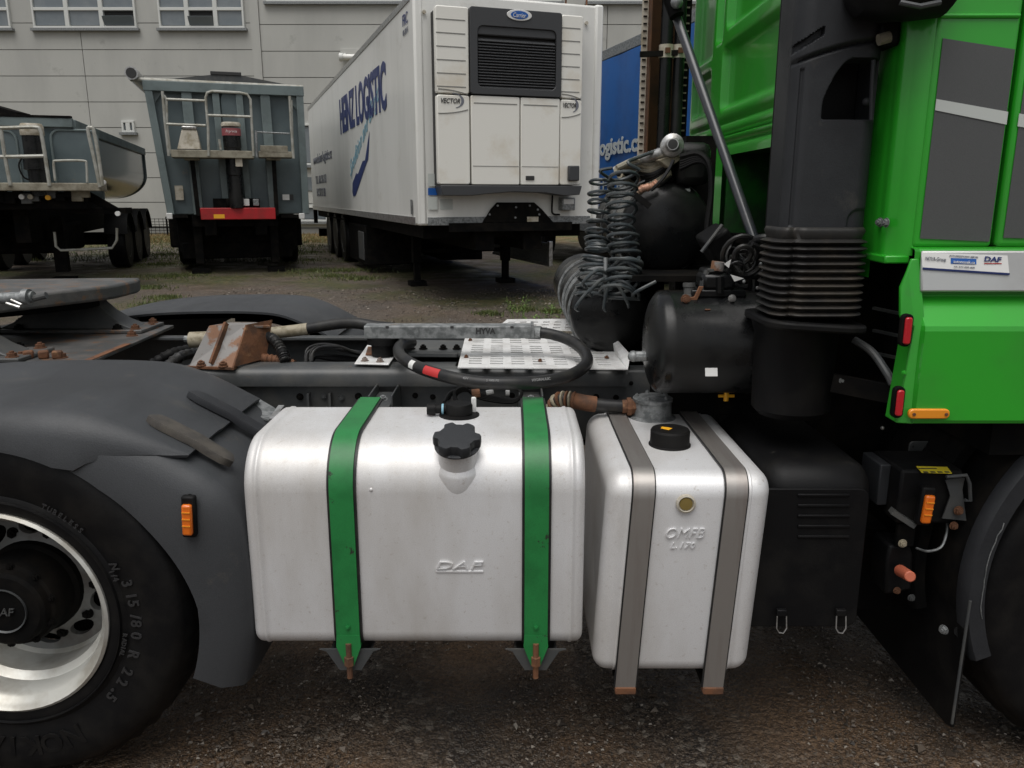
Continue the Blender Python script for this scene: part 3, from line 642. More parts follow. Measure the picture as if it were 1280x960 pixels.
# platform and rails  (on a plane 0.75 m before the body)
PY = -.55; TH = .022
def pt(px, py, y=PY): return S.at(px, py, y)
def railing(ps, y=PY, r=TH, m='rail', nm='handrail', par=None): return MB().tube([pt(a, b, y) for a, b in ps], r, 8).build(nm, M[m], par or st)
railing([(203, 114), (206, 150), (211, 195)]); railing([(208, 124), (256, 126)]); railing([(208, 155), (257, 157)]); railing([(205, 119), (208, 124), (209, 160), (213, 192)], y=-.1)
railing([(261, 195), (260, 160), (257, 122), (259, 116), (265, 114), (300, 116), (309, 118), (313, 124), (315, 160), (317, 195)]); railing([(259, 144), (314, 146)])
railing([(362, 120), (364, 160), (367, 198)]); railing([(364, 125), (366, 196)], y=-.15)
railing([(320, 165), (362, 167)], r=.014, m='galv'); railing([(320, 163), (321, 197)], r=.02, m='galv'); railing([(274, 174), (276, 187)], r=.02)
a, b = pt(213, 187), pt(318, 198)
MB().box((a.x, PY, b.z), (b.x, -.05, a.z)).build('walkway', M['walk'], st, bevel=.01)
a, b = pt(323, 187), pt(362, 197); MB().box((a.x, PY, b.z), (b.x+.05, -.05, b.z+.10)).box((a.x+.03, PY, a.z-.05), (b.x-.02, PY+.02, a.z+.07)).build('walkway', M['walk'], st, bevel=.008)
mb = MB(); t0, t1, b0, b1 = pt(227, 162, -.4), pt(246, 162, -.4), pt(222, 187, -.4), pt(252, 187, -.4)
mb.loft([[(b0.x, -.5, b0.z), (b1.x, -.5, b0.z), (b1.x, -.2, b0.z), (b0.x, -.2, b0.z)], [(t0.x, -.42, t0.z), (t1.x, -.42, t0.z), (t1.x, -.28, t0.z), (t0.x, -.28, t0.z)]]).build('filler_funnel', M['cream'], st, bevel=.015)
MB().box((b0.x-.01, -.52, b0.z-.06), (b1.x+.01, -.18, b0.z-.002)).build('funnel_base', M['seam'], st)
MB().box((t0.x+.0, -.44, t0.z), (t1.x, -.26, t0.z+.06)).build('funnel_lid', M['bright'], st, bevel=.02)
# hydraulic ram
a = pt(289, 163, -.3); b = pt(292, 262, -.3)
ram = MB().lathe((a.x, -.3, b.z+.02), (0, 0, 1), [(.10, 0), (.12, .01), (.12, .55), (.135, .56), (.135, 1.0), (.145, 1.01), (.145, a.z-b.z-.10)], 20).build('hydraulic_ram', M['tank_blk'], st)
MB().cyl((a.x, -.3, a.z-.09), (a.x, -.3, a.z+.03), .155, n=20).build('ram_band', M['fadedred'], ram)
MB().lathe((a.x, -.3, a.z+.06), (0, 0, 1), [(.16, 0), (.16, .04), (.14, .07), (.01, .075)], 20).build('ram_cap', M['cream'], ram)
text_mb('hyva', (a.x-.09, -.463, a.z-.06), (1,0,0), (0,0,1), .18, .06, .004, shear=.2).build('ram_lettering', M['white'], ram)
a, b = pt(296, 195), pt(301, 208); MB().box((a.x-.03, PY+.05, b.z), (b.x+.03, PY+.15, a.z)).build('hook', M['cream'], st)
for px in (240, 342):
    a = pt(px, 199, -.3); b = pt(px+8 if px < 300 else px+4, 268, -.3)
    MB().beam((a.x, -.3, a.z), (b.x, -.3, b.z-.02), .07, .07).build('platform_strut', M['dark'], st); MB().box((a.x-.12, -.4, a.z-.02), (a.x+.12, -.15, a.z+.06)).build('strut_cap', M['walk'], st, bevel=.01)
a, b = S.at(250, 260, -.35), S.at(345, 274, -.35)
rb = MB().box((a.x, -.35, b.z), (b.x, -.2, a.z)).build('cross_beam', M['tred'], st, bevel=.01)
sticker(S, 267, 268, 281, 273, -.353, M['ocher'], 'yellow_plate', rb)
for px, m_ in ((297, 'galv'), (308, 'white'), (320, 'galv'), (287, 'dark')): a = S.at(px, 253, -.2); MB().box((a.x-.05, -.28, a.z-.06), (a.x+.05, -.15, a.z+.06)).build('air_connector', M[m_], st, bevel=.01)
a, b = S.at(266, 248, -.1), S.at(325, 260, -.1); MB().box((a.x, -.15, b.z), (b.x, 0, a.z)).build('connector_bracket', M['dark'], st)
sticker(S, 218, 232, 230, 250, -.0, M['cream'], 'sticker', st); sticker(S, 353, 243, 362, 250, 0, M['white'], 'sticker', st); sticker(S, 362, 243, 367, 250, 0, M['seam'], 'sticker', st)
# undercarriage
MB().box((.75, .0, .95), (.95, 8.2, zB-.05)).box((1.6, 0, .95), (1.8, 8.2, zB-.05)).box((.55, .05, 1.1), (2.0, .5, zB-.01)).build('chassis_beams', M['dark'], st)
for px in (212, 377):
    a = S.at(px, 270, -.1); xx = .5 if px < 300 else 2.05
    MB().beam((a.x, -.1, a.z), (xx, -.1, a.z), .05, .06).build('light_arm', M['dark'], st); MB().box((a.x-.05, -.16, a.z-.05), (a.x+.05, -.09, a.z+.05)).build('side_light', M['white'], st, bevel=.01)
for x in (.62, 1.92):
    lg = MB().box((x-.07, .15, .45), (x+.07, .3, 1.2)).build('landing_leg', M['dark'], st); MB().box((x-.15, .08, GZ0-.005), (x+.15, .37, .36)).build('leg_foot', M['dark'], lg)
MB().box((.25, .6, .62), (2.35, 1.5, 1.2)).box((.3, .58, .5), (2.25, .7, .8)).build('tool_frame', M['dark'], st, bevel=.02)
MB().box((.1, .8, .7), (.35, 2.2, 1.25)).box((2.2, .8, .7), (2.45, 2.2, 1.25)).build('side_box', M['dark'], st, bevel=.03)
for y in (2.6, 3.95, 5.3):
    MB().cyl((.3, y, .78), (2.3, y, .78), .07, n=12).build('axle', M['dark'], st)
    for x, s_ in ((.28, -1), (2.28, 1)): trailer_wheel(st, wp, x, y, .5, s_)
MB().box((.05, 2.0, 1.3), (.5, 6.0, 1.33)).box((2.05, 2.0, 1.3), (2.5, 6, 1.33)).build('mudguard', M['dark'], st)

# ---------------- half round tipper (far left)
D = Frame(-8.75, 11.35, 17.0); DW = 2.5
dt = thing('tipping_trailer', 'low half round blue grey tipper trailer at the left edge with rounded polished side', 'trailer', D.o, D.a)
zt2 = D.at(60, 150, 0).z; zb2 = D.at(60, 250, 0).z
zm = (zt2+zb2)/2
def tub(ins, y, dz=0):
    x0, x1 = ins, DW-ins; zc = zb2+.42
    o = [Vector((x0, y, zt2+dz)), Vector((x1, y, zt2+dz))]
    A_ = [radians(-t*7.5) for t in range(13)]
    o += [Vector((x1-.75+.75*cos(t), y, zc+.12+(zc+.12-zb2)*sin(t))) for t in A_]
    return o+[Vector((x0+.75-.75*cos(t), y, zc+.12+(zc+.12-zb2)*sin(t))) for t in reversed(A_)]
MB().loft([tub(.0, .0), tub(0, 7.6)]).build('body', M['teal_g'], dt, ang=30)
MB().box((-.03, -.05, zt2-.10), (DW+.03, .06, zt2+.03)).build('top_beam', M['teal_l'], dt, bevel=.01)
MB().box((DW-.03, .07, zt2-.13), (DW+.05, 7.6, zt2+.02)).build('top_rail', M['teal_l'], dt, bevel=.01)
MB().box((-.02, -.06, zt2+.03), (DW+.02, .05, zt2+.06)).build('cover_strip', M['dark'], dt)
for y in (.06, 7.5):
    MB().loft([tub(-.035, y), tub(-.035, y+.10)]).build('end_frame', M['teal_l'], dt, bevel=.01, ang=50)
# front recessed fields framed by pale ribs
for px0, px1 in ((-60, 28), (62, 128)):
    a = D.at(px0, 162, -.02); b = D.at(px1, 232, -.02)
    q = rrect(a.x, b.x, b.z-.2, a.z, (.03, .03, .12, .12), 4)
    MB().prism([(u, -.004, v) for u, v in q], (0, .003, 0)).build('recessed_field', M['teal'], dt)
    MB().tube([(u, -.01, v) for u, v in q]+[(q[0][0], -.01, q[0][1])], .018, 6).build('field_edge', M['teal_l'], dt)
y2 = -.62
def r2(ps, r=.025, y=y2, m='rail'): return MB().tube(smooth([D.at(a, b, y) for a, b in ps], 4), r, 8).build('handrail', M[m], dt)
r2([(-70, 160), (0, 160), (42, 159), (50, 163), (54, 180), (62, 232)]); r2([(-60, 196), (0, 196), (55, 195)]); r2([(1, 162), (6, 195), (13, 232)])
r2([(125, 234), (118, 200), (110, 163), (113, 160), (117, 163), (123, 195), (128, 232)]); r2([(69, 226), (67, 204), (72, 201), (104, 201), (108, 206), (109, 228)], .016)
a = D.at(-60, 228, y2); b = D.at(125, 236, y2); MB().box((a.x, y2, b.z-.03), (b.x, -.05, a.z)).build('walkway', M['walk'], dt, bevel=.01)
a = D.at(40, 165, -.35); b = D.at(42, 236, -.35)
ram = MB().lathe((a.x, -.35, b.z-.1), (0, 0, 1), [(.12, 0), (.12, .35), (.16, .36), (.16, .5), (.135, .51), (.135, a.z-b.z+.05)], 20).build('hydraulic_ram', M['tank_blk'], dt)
MB().lathe((a.x, -.35, a.z-.05), (0, 0, 1), [(.145, 0), (.15, .01), (.15, .12), (.13, .16), (.01, .165)], 20).build('ram_cap', M['cream'], ram)
MB().tube(smooth([(a.x-.12, -.4, a.z-.3), (a.x-.2, -.42, a.z-.45), (a.x-.15, -.42, a.z-.62), (a.x, -.4, a.z-.65)], 5), .012, 6).build('hose', M['black'], dt)
R_ = random.Random(4); mb = MB()
a = D.at(0, 240, -.3); b = D.at(110, 262, -.3)
MB().box((a.x-1, -.3, b.z), (b.x, .3, a.z)).build('front_beam', M['dark'], dt, bevel=.02)
for k in range(14):
    x = a.x-.3+(b.x-a.x+.3)*k/13; mb = MB().obox((x, -.36, b.z+.15+.08*R_.random()), (.10+.06*R_.random(), .12, .08+.1*R_.random()))
    mb.build('air_connector', M[R_.choice(['dark', 'walk', 'dark', 'galv', 'chassis'])], dt, bevel=.01)
for px, py, m_ in ((27, 246, 'white'), (38, 246, 'cream'), (60, 247, 'ocher'), (129, 228, 'white'), (147, 267, 'white')):
    a = D.at(px, py, -.45); MB().cyl((a.x, -.40, a.z), (a.x, -.47, a.z), .035, n=10).build('reflector', M[m_], dt)
MB().box((.75, .2, .95), (.95, 6.6, zb2-.02)).box((1.55, .2, .95), (1.75, 6.6, zb2-.02)).build('chassis_beams', M['dark'], dt)
a = D.at(107, 238, .1); b = D.at(150, 265, .1); MB().box((a.x-.2, -.1, b.z-.02), (b.x+.1, .6, b.z+.06)).prism([(b.x-.1, -.1, b.z), (b.x+.1, -.1, b.z), (a.x+.05, -.1, a.z), (a.x-.2, -.1, a.z)], (0, .1, 0)).build('side_bracket', M['dark'], dt)
for x in (.55, 1.95):
    lg = MB().box((x-.09, .9, .45), (x+.09, 1.1, 1.3)).build('landing_leg', M['dark'], dt); MB().box((x-.16, .8, GZ0-.005), (x+.16, 1.2, .36)).build('leg_foot', M['dark'], lg)
MB().tube([D.at(68, 290, .3), D.at(70, 308, .3), D.at(76, 313, .3), D.at(140, 310, .3), D.at(146, 300, .3), D.at(146, 285, .3)], .02, 8).build('side_guard', M['rail'], dt)
MB().box((.6, 1.6, .7), (1.9, 3.2, 1.2)).build('reservoir', M['dark'], dt, bevel=.06, seg=3)
for y in (3.9, 5.2, 6.5):
    MB().cyl((.3, y, .78), (2.3, y, .78), .07, n=12).build('axle', M['dark'], dt)
    for x, s_ in ((.28, -1), (2.38, 1)): trailer_wheel(dt, wp, x, y, .5, s_)
    for x in (2.2, .05):
        MB().prism([(x, y+.58*cos(t*pi/12), .78+.58*sin(t*pi/12)) for t in range(1, 12)]+[(x, y+.55*cos(t*pi/12), .78+.55*sin(t*pi/12)) for t in range(11, 0, -1)], (.4, 0, 0)).build('mudguard', M['black'], dt)
OFF = Vector((0,0,0))

# ================================================================== TRACTOR UNIT (the near truck, its length along x)
OFF = Vector((0.2, 3.25, 0))
tr = thing('tractor_unit', 'bright green truck tractor with aluminium fuel tanks, coupling plate and black air tanks', 'truck', OFF)
hexb = None
def bolt(p, ax=(0, -1, 0), r=.012, m='chassis', par=None, h=.6):
    """hexagon bolt with washer; copies share one mesh per material"""
    global hexb
    hexb = hexb or {}
    if m not in hexb:
        b = MB().cyl((0,0,0), (0,0,.18), 1.35, n=14).cyl((0,0,.18), (0,0,.95), 1.0, n=6).cyl((0,0,.95), (0,0,1.35), .5, n=8)
        me_o = b.build('bolt', M[m], None, off=(0,0,0)); hexb[m] = me_o.data; bpy.data.objects.remove(me_o)
    o = bpy.data.objects.new('bolt', hexb[m]); COL.objects.link(o); o.parent = par or tr
    o.location = Vector(p)-OFF; o.scale = (r, r, r); o.rotation_euler = Vector(ax).to_track_quat('Z', 'Y').to_euler(); return o
WX, WZ = -1.395, .512
# ------------------------------------------------ chassis rails
YN, YF = 2.87, 3.63          # outer faces of the near and far rail
def rail(y, s, name='chassis_rail'):
    # C section, flanges pointing inboard; rounded outer top edge
    z1, z0, t, f = 1.0, .73, .009, .085
    prof = [(0, z0+.01), (0, z1-.012), (.004*s, z1-.003), (.012*s, z1), (f*s, z1), (f*s, z1-t), (.012*s, z1-t), (t*s, z1-.015), (t*s, z0+t), (f*s, z0+t), (f*s, z0), (.01*s, z0)]
    return MB().prism([(-3.4, y+a, b) for a, b in prof], (4.6, 0, 0)).build(name, M['chassis'], tr, ang=50)
rn = rail(YN, 1); rf = rail(YF, -1)
# angle bar proud on the near rail's upper edge (the light grey rounded strip)
a = P(95, 470, YN-.03)
MB().prism([(-1.2, YN-.032, .945), (-1.2, YN-.036, .985), (-1.2, YN-.026, 1.004), (-1.2, YN-.002, 1.012), (-1.2, YN+.088, 1.012), (-1.2, YN+.088, 1.002), (-1.2, YN-.003, 1.0015), (-1.2, YN-.003, .945)], (1.62, 0, 0)).build('rail_top_flange', M['chassis'], tr, ang=60)
R_ = random.Random(9)
for px in (375, 405, 427, 448, 497, 519, 541, 560, 640, 700, 716, 745, 770, 798):
    p = P(px, 496+R_.uniform(-2, 2), YN-.001); bolt(p, r=.010 if px < 500 else .008, m='dark' if px > 450 else R_.choice(['chassis', 'dark']), par=rn)
for px in range(330, 800, 27): p = P(px, 479, YN-.001); bolt(p, r=.006, m='dark', par=rn)
for px in (386, 413): a = P(px, 491, YN-.01); MB().box((a.x-.004, YN-.03, a.z-.09), (a.x+.004, YN, a.z+.0)).build('web_rib', M['chassis'], rn)
# cross members and dark masses between and below the rails
for x in (-2.2, -.62, .02, .75): MB().box((x-.05, YN+.01, .76), (x+.05, YF-.01, .93)).build('cross_member', M['dark'], tr, bevel=.01)
MB().cyl((-1.3, 3.25, .62), (.5, 3.25, .72), .055, n=14).build('propshaft', M['dark'], tr)
MB().lathe((.25, 3.25, .74), (1, 0, 0), [(.08, 0), (.14, .03), (.17, .25), (.22, .45), (.24, .75), (.30, 1.0), (.3, 1.2)], 18).build('gearbox', M['dark'], tr)
MB().box((1.05, 2.75, .55), (2.7, 3.75, 1.45)).build('engine', M['dark'], tr, bevel=.06)
MB().lathe((WX, 2.5, WZ), (0, 1, 0), [(.06, -.2), (.07, 0), (.08, .5), (.2, .6), (.22, .75), (.2, .9), (.08, 1.0), (.07, 1.5), (.06, 1.7)], 18).build('rear_axle', M['dark'], tr)
for y in (2.98, 3.52): MB().prism([(WX-.6, y-.04, .80), (WX-.5, y-.04, .60), (WX, y-.04, .52), (WX+.5, y-.04, .60), (WX+.6, y-.04, .80), (WX+.5, y-.04, .66), (WX, y-.04, .58), (WX-.5, y-.04, .66)], (0, .08, 0)).build('leaf_spring', M['dark'], tr)

# ------------------------------------------------ wheels
def tyre(parent, cx, y0, out=-1):
    """315/80 R22.5; y0 = outer sidewall plane, out = -1 faces the camera side"""
    R, W = .522, .30; s = -out
    prof = [(.292, .012), (.300, .002), (.315, -.002), (.335, .000), (.345, .004), (.40, -.008), (.445, -.010), (.475, -.004), (.490, .006), (.497, .016), (.503, .018), (.512, .030), (.520, .045), (R, .06), (R, W-.06), (.515, W-.035), (.49, W-.006), (.44, W+.01), (.35, W), (.30, W-.01), (.292, W-.02), (.285, W/2)]
    n = 96; mb = MB(); rings = []
    for k, (r, h) in enumerate(prof):
        ring = []
        for i in range(n):
            rr = r
            if 10 <= k <= 15 and i % 2: rr -= .009
            a = 2*pi*i/n; ring.append((rr*cos(a), h*s, rr*sin(a)))
        rings.append(ring)
    mb.loft(rings, cap=False); o = mb.build('tyre', M['rubber'], parent, ang=30, off=(0,0,0)); o.location = Vector((cx, y0, WZ))-OFF-Vector(parent.location)
    # tread grooves
    g = MB()
    return o
def arc_text(s, cx, cz, y, r, a0, h, step, m, parent, depth=.0035, name='tyre_lettering', cw=True, bold=.02, shear=0):
    a = a0
    for ch in s:
        if ch == ' ': a -= step*.6; continue
        e = Vector((cos(a), 0, sin(a))); t = Vector((sin(a), 0, -cos(a)))
        w_ = step*r*(.45 if ch in '1/.I' else .80)
        o = Vector((cx, y, cz))+e*r-t*w_/2
        text_mb(ch, o, t, e, None, h*(.3 if ch == '.' else 1), depth, bold=bold, shear=shear).build(name, m, parent, recalc=True)
        a -= step*(.62 if ch in '1/.I' else 1)
def rear_wheel():
    w0 = bpy.data.objects.new('wheel', None); COL.objects.link(w0); w0.parent = tr
    return w0
def rim_rear(par, cx, y0):
    m = MB(); n = 64
    prof = [(.296, .014), (.298, -.004), (.290, -.010), (.283, .000), (.278, .012), (.268, .022), (.262, .040), (.2585, .060), (.256, .085), (.246, .096), (.238, .105), (.236, .150), (.235, .188), (.226, .200)]
    rings = [[(cx+r*cos(2*pi*i/n), y0+h, WZ+r*sin(2*pi*i/n)) for i in range(n)] for r, h in prof]
    m.loft(rings, cap=False); rim = m.build('rim', M['rim'], par, ang=30)
    # disc with ten hand holes
    nh = 10; seg = 12; m = MB(); ro, ri = .228, .115; vs = []
    for k in range(nh):
        c0 = 2*pi*(k+.5)/nh; hc = Vector((cos(c0), 0, sin(c0)))*.182
        hole = [hc+Vector((cos(c0), 0, sin(c0)))*.024*cos(t*2*pi/16)+Vector((-sin(c0), 0, cos(c0)))*.038*sin(t*2*pi/16) for t in range(16)]
        outer = []
        for t in range(16):
            th = t*2*pi/16; u, v = cos(th), sin(th); q = max(abs(u), abs(v)); u, v = u/q, v/q
            rr = (ro+ri)/2+u*(ro-ri)/2; aa = c0+v*pi/nh; outer.append(Vector((rr*cos(aa), 0, rr*sin(aa))))
        base = Vector((cx, y0, WZ)); dy = lambda p: .200-.05*max(0, (.2-p.length)/.1)
        A_ = [base+p+Vector((0, dy(p), 0)) for p in outer]; B_ = [base+p+Vector((0, dy(p), 0)) for p in hole]; C_ = [p+Vector((0, .02, 0)) for p in B_]
        m.add(A_+B_+C_, [(t, (t+1) % 16, 16+(t+1) % 16, 16+t) for t in range(16)]+[(16+t, 16+(t+1) % 16, 32+(t+1) % 16, 32+t) for t in range(16)])
    m.build('wheel_disc', M['rimdark'], par, ang=40)
    MB().cyl((cx, y0+.255, WZ), (cx, y0+.40, WZ), .226, n=40).build('brake_drum', M['dark'], par)  # added behind the disc to fill the hand holes with dark
def hub_rear(par, cx, y0):
    h = MB().lathe((cx, y0+.02, WZ), (0, 1, 0), [(.0, .0), (.098, .002), (.108, .010), (.112, .03), (.122, .035), (.128, .05), (.130, .12), (.14, .13), (.142, .16), (.142, .2)], 40).build('hub', M['dark'], par)
    for k in range(10):
        a = 2*pi*(k+.3)/10; bolt((cx+.118*cos(a), y0+.054, WZ+.118*sin(a)), r=.009, m='dark', par=par)
    for k in range(10):
        a = 2*pi*k/10; p = Vector((cx+.166*cos(a), y0+.185, WZ+.166*sin(a))); bolt(p, r=.013, m='dark', par=par)
    MB().lathe((cx, y0+.018, WZ), (0, 1, 0), [(.06, .0), (.064, -.004), (.064, .004)], 32, cap=False).build('hub_ring', M['chassis'], par)
    text_mb('DAF', (cx-.032, y0+.017, WZ-.012), (1,0,0), (0,0,1), .064, .022, .004, shear=.2).build('hub_lettering', M['chassis'], par)
YW = 1.975
wr_ = rear_wheel(); tyre(wr_, WX, YW); rim_rear(wr_, WX, YW); hub_rear(wr_, WX, YW)
t2 = wr_.children[0]
inst(t2, t2.location+Vector((0, .34, 0)), wr_)
arc_text('315/80 R 22.5', WX, WZ, YW-.0052, .360, radians(14), .030, radians(5.6), M['letter'], wr_)
arc_text('N', WX, WZ, YW-.004, .353, radians(24), .020, radians(4.2), M['letter'], wr_, shear=.4); arc_text('1/4', WX, WZ, YW-.004, .342, radians(21.5), .016, radians(3), M['letter'], wr_)
arc_text('NOKIAN', WX, WZ, YW-.006, .375, radians(-66), .060, radians(9), M['rubber'], wr_, depth=.005)
arc_text('TUBELESS', WX, WZ, YW-.004, .350, radians(62), .014, radians(2.6), M['letter'], wr_); arc_text('RADIAL', WX, WZ, YW-.004, .338, radians(-10), .012, radians(2.2), M['letter'], wr_)
for r in (.392, .438, .330): # raised rings
    MB().lathe((WX, YW-.0095, WZ), (0, 1, 0), [(r-.003, .008), (r-.001, .0), (r+.001, .0), (r+.003, .008)], 96, cap=False).build('sidewall_ring', M['rubber'], wr_) if r != .392 else None
far_w = rear_wheel(); o2 = inst(t2, Vector((WX, 4.47, WZ))-OFF, far_w, rot=(0, 0, pi)); inst(t2, Vector((WX, 4.13, WZ))-OFF, far_w, rot=(0, 0, pi))
# front wheel
FX, YFW = 1.80, 2.03
wf = rear_wheel(); tyre(wf, FX, YFW)
MB().lathe((FX, YFW, WZ), (0, 1, 0), [(.01, -.05), (.09, -.045), (.11, -.02), (.13, .0), (.2, .015), (.25, .04), (.272, .03), (.285, .0), (.297, .0), (.29, .02), (.27, .1)], 48).build('rim', M['rim'], wf)
inst(t2, Vector((FX, 4.47, WZ))-OFF, wf, rot=(0, 0, pi))

# ------------------------------------------------ rear mudguards
def fender(mirror):
    f = (lambda y: 6.5-y) if mirror else (lambda y: y)
    top = [(-2.35, .90), (-2.15, 1.0), (-1.95, 1.05), (-1.7, 1.078), (-1.45, 1.086), (-1.25, 1.084), (-1.12, 1.070), (-1.0, 1.025), (-.86, .950)]
    low = [(-1.34, 1.083), (-1.22, 1.080), (-1.13, 1.070), (-1.06, 1.046), (-1.0, 1.018), (-.93, .98), (-.86, .940), (-.80, .905), (-.742, .850), (-.708, .76), (-.696, .62), (-.70, .47), (-.712, .37), (-.735, .275)]
    def section(path, k, skirt, t=.011, inner=2.66, off=0, dy=0, to_arc=None, side=1):
        p = Vector((path[k][0], 0, path[k][1])); a = path[max(k-1, 0)]; b = path[min(k+1, len(path)-1)]
        tg = Vector((b[0]-a[0], 0, b[1]-a[1])).normalized(); n = Vector((-tg.z, 0, tg.x))
        if n.dot(p-Vector((WX, 0, WZ))) < 0: n = -n
        pr = [(inner, -.03), (inner, -.006), (2.60, .004), (2.45, .006), (2.42, .0), (2.28, .0), (2.25, .006), (2.09, .004), (2.030, .001), (2.000, -.008), (1.975+dy, -.030), (1.957+dy, -.060), (1.952+dy, -.060-skirt)]
        pr2 = [(y+(t if y < 2.1 else 0), h-(t if y > 2.08 else t*.7)) for y, h in reversed(pr)]
        out = [p+n*(h+off)+Vector((0, f(y), 0)) for y, h in pr+pr2]
        if side < 1:                # towards its front end the side of the piece runs out at the crest
            m_ = len(pr); ic = 8
            for i in range(ic+1, m_): out[i] = out[ic].lerp(out[i], side)
            for i in range(m_, m_+m_-ic-1): out[i] = (out[ic]+n*-.008).lerp(out[i], side)
            to_arc = None
        if to_arc is not None:      # the side plate runs down to an arc round the tyre
            e = (p-Vector((WX, 0, WZ))).normalized(); q = Vector((WX, 0, WZ))+e*(.478 if off == 0 else .486+.062*min(1, max(0, (1.0-p.z)/.45))); m_ = len(pr)
            for i in (m_-1, m_): out[i] = out[i-1 if i == m_-1 else i+1].lerp(Vector((q.x, out[i].y, q.z)), to_arc)
        return out
    sk = [.10, .10, .10, .09, .08, .08, .09, .10, .10]
    def dense(path, m=4): v = smooth([(a, 0, b) for a, b in path], m); return [(q.x, q.z) for q in v]
    dt_, dl = dense(top), dense(low)
    def arc_sk(path, k):   # the skirt reaches down to an arc round the tyre
        p = path[k]; r = sqrt((p[0]-WX)**2+(p[1]-WZ)**2); return max(.01, min(.20, r-.045-.548))
    ease = lambda t: max(0, min(1, t))**1.5
    s1 = MB().loft([section(dt_, k, .012, to_arc=1, side=1) if dt_[k][0] < -1.10 else section(dt_, k, .085*ease((-.87-dt_[k][0])/.23), side=max(.02, min(1, ((-.87-dt_[k][0])/.23)))**.6 if dt_[k][0] < -.87 else .02) for k in range(len(dt_))]).build('mudguard_top', M['fender'], tr, ang=50)
    s2 = MB().loft([section(dl, k, .012, off=-.013, dy=.010, to_arc=1) for k in range(len(dl))]).build('mudguard_front', M['fender'], tr, ang=75)
    return s1, s2, dt_, dl
s1, s2, FT, FL = fender(False); fender(True)
# straps over the joint of the two mudguard pieces
def fstrap(y, x0, x1, wd=.030, bend=.005):
    pts = []
    path = [(-1.10, 1.080), (-1.04, 1.060), (-.99, 1.036), (-.94, 1.010), (-.90, .988), (-.86, .966), (-.83, .944), (-.80, .925), (-.77, .905), (-.74, .875)]
    for (x, z) in path:
        if x0-.001 <= x <= x1+.001: pts.append((x, z))
    a0 = [Vector((x0, 0, 0))]; L_ = len(pts); rings = []
    P3 = smooth([(x, 0, z) for x, z in pts], 3); n = len(P3)
    for i, p in enumerate(P3):
        t = (P3[min(i+1, n-1)]-P3[max(i-1, 0)]).normalized(); nn = Vector((-t.z, 0, t.x)); nn = nn if nn.z > 0 else -nn
        e = min(i, n-1-i)/(n*.14); ww = wd*sqrt(max(.04, 1-(1-min(1, e))**2)); h = bend+(.006 if 0 < i < n-1 else 0)
        c = p+Vector((0, y, 0))
        rings.append([c-Vector((0, ww, 0))+nn*(h-.008), c-Vector((0, ww*.9, 0))+nn*h, c+Vector((0, ww*.9, 0))+nn*h, c+Vector((0, ww, 0))+nn*(h-.008), c+Vector((0, ww, 0))+nn*(h-.02), c-Vector((0, ww, 0))+nn*(h-.02)])
    MB().loft(rings).build('mudguard_strap', M['strapbrown' if y < 2.3 else 'plastic'], tr, label='worn grey brown plastic strap' if y < 2.3 else 'grey black plastic strap')
fstrap(2.10, -.99, -.77); fstrap(2.38, -.99, -.74)
# side marker lamp on the front piece
def marker(px, py, Y, h, wd, lean=0, par=tr):
    p = P(px, py, Y); R = Matrix.Rotation(lean, 3, 'Y')
    b = MB().obox(p, (wd+.010, .022, h+.03), R).build('side_marker_lamp', M['black'], par, bevel=.006)
    MB().obox(p+Vector((0, -.016, -.004)), (wd, .016, h), R).build('lens', M['orange'], b, bevel=.006, seg=3)
    for k in (-1, 0, 1): MB().obox(p+R @ Vector((0, -.0245, h*.22*k)), (wd*.8, .003, .003), R).build('lens_ridge', M['orange_r'], b)
    return b
marker(237, 645, 1.955, .085, .026, .05)
MB().cyl(P(237, 622, 1.985), P(237, 622, 1.96), .01, n=8).build('lamp_screw', M['dark'], tr)
# silver-black crumpled bracket behind the mudguard
mb = MB(); q = [P(300, 505, 2.62), P(322, 497, 2.7), P(352, 515, 2.62), P(345, 530, 2.5), P(318, 520, 2.55)]
mb.add(q+[p+Vector((0, .03, -.05)) for p in q], [(0,1,2,3,4)]+[(i, (i+1) % 5, 5+(i+1) % 5, 5+i) for i in range(5)]).build('torn_bracket', M['galv'], tr, recalc=False, solid=.004)
MB().beam(P(340, 525, 2.5), P(352, 508, 2.6), .02, .01).build('torn_bracket', M['bright'], tr)

# ------------------------------------------------ fuel tanks
def tank(name, x0, x1, y0, y1, z0, z1, rr, er, lean=None, beadoff=.035, bulge=0):
    rings = []; steps = [(0, er*.55, -.0)] if False else []
    prof = lambda ins: rrect(y0, y1, z0, z1, rr, 9, ins)
    lst = []
    for k in range(7):
        t = k/6*pi/2; lst.append((er*(1-cos(t*1))*1.0 if False else er*(1-sin(t)), er*(1-cos(t))))
    # lst: (inset along x, inset radial) from face to side
    xs = [(x0+er*(1-cos(pi/2*k/6))*1.0, er*(1-sin(pi/2*k/6))) for k in range(7)]
    L_ = [(x0+.012, er+.06), (x0, er+.012)]+xs
    L_ += [(x0+beadoff-.006, 0), (x0+beadoff-.003, -.003), (x0+beadoff+.003, -.003), (x0+beadoff+.006, 0)] if beadoff else []
    nmid = 10
    Mid = [(x0+beadoff+.02+(x1-x0-2*beadoff-.04)*k/nmid, 0) for k in range(nmid+1)]
    Rt = [(x0+x1-x, i) for x, i in reversed(L_)]
    for x, ins in L_+Mid+Rt:
        ring = []
        for a, b in prof(ins):
            v = Vector((x, a, b))
            if lean: v.x += lean*(b-z1)
            ring.append(v)
        rings.append(ring)
    return MB().loft(rings).build(name, M['alu'], tr, ang=45)
TY0, TY1, TZ0, TZ1 = 2.0, 2.50, .397, .985
T1 = (-.716, .196)
ft = tank('fuel_tank', T1[0], T1[1], TY0, TY1, TZ0, TZ1, (.05, .08, .12, .135), .022)
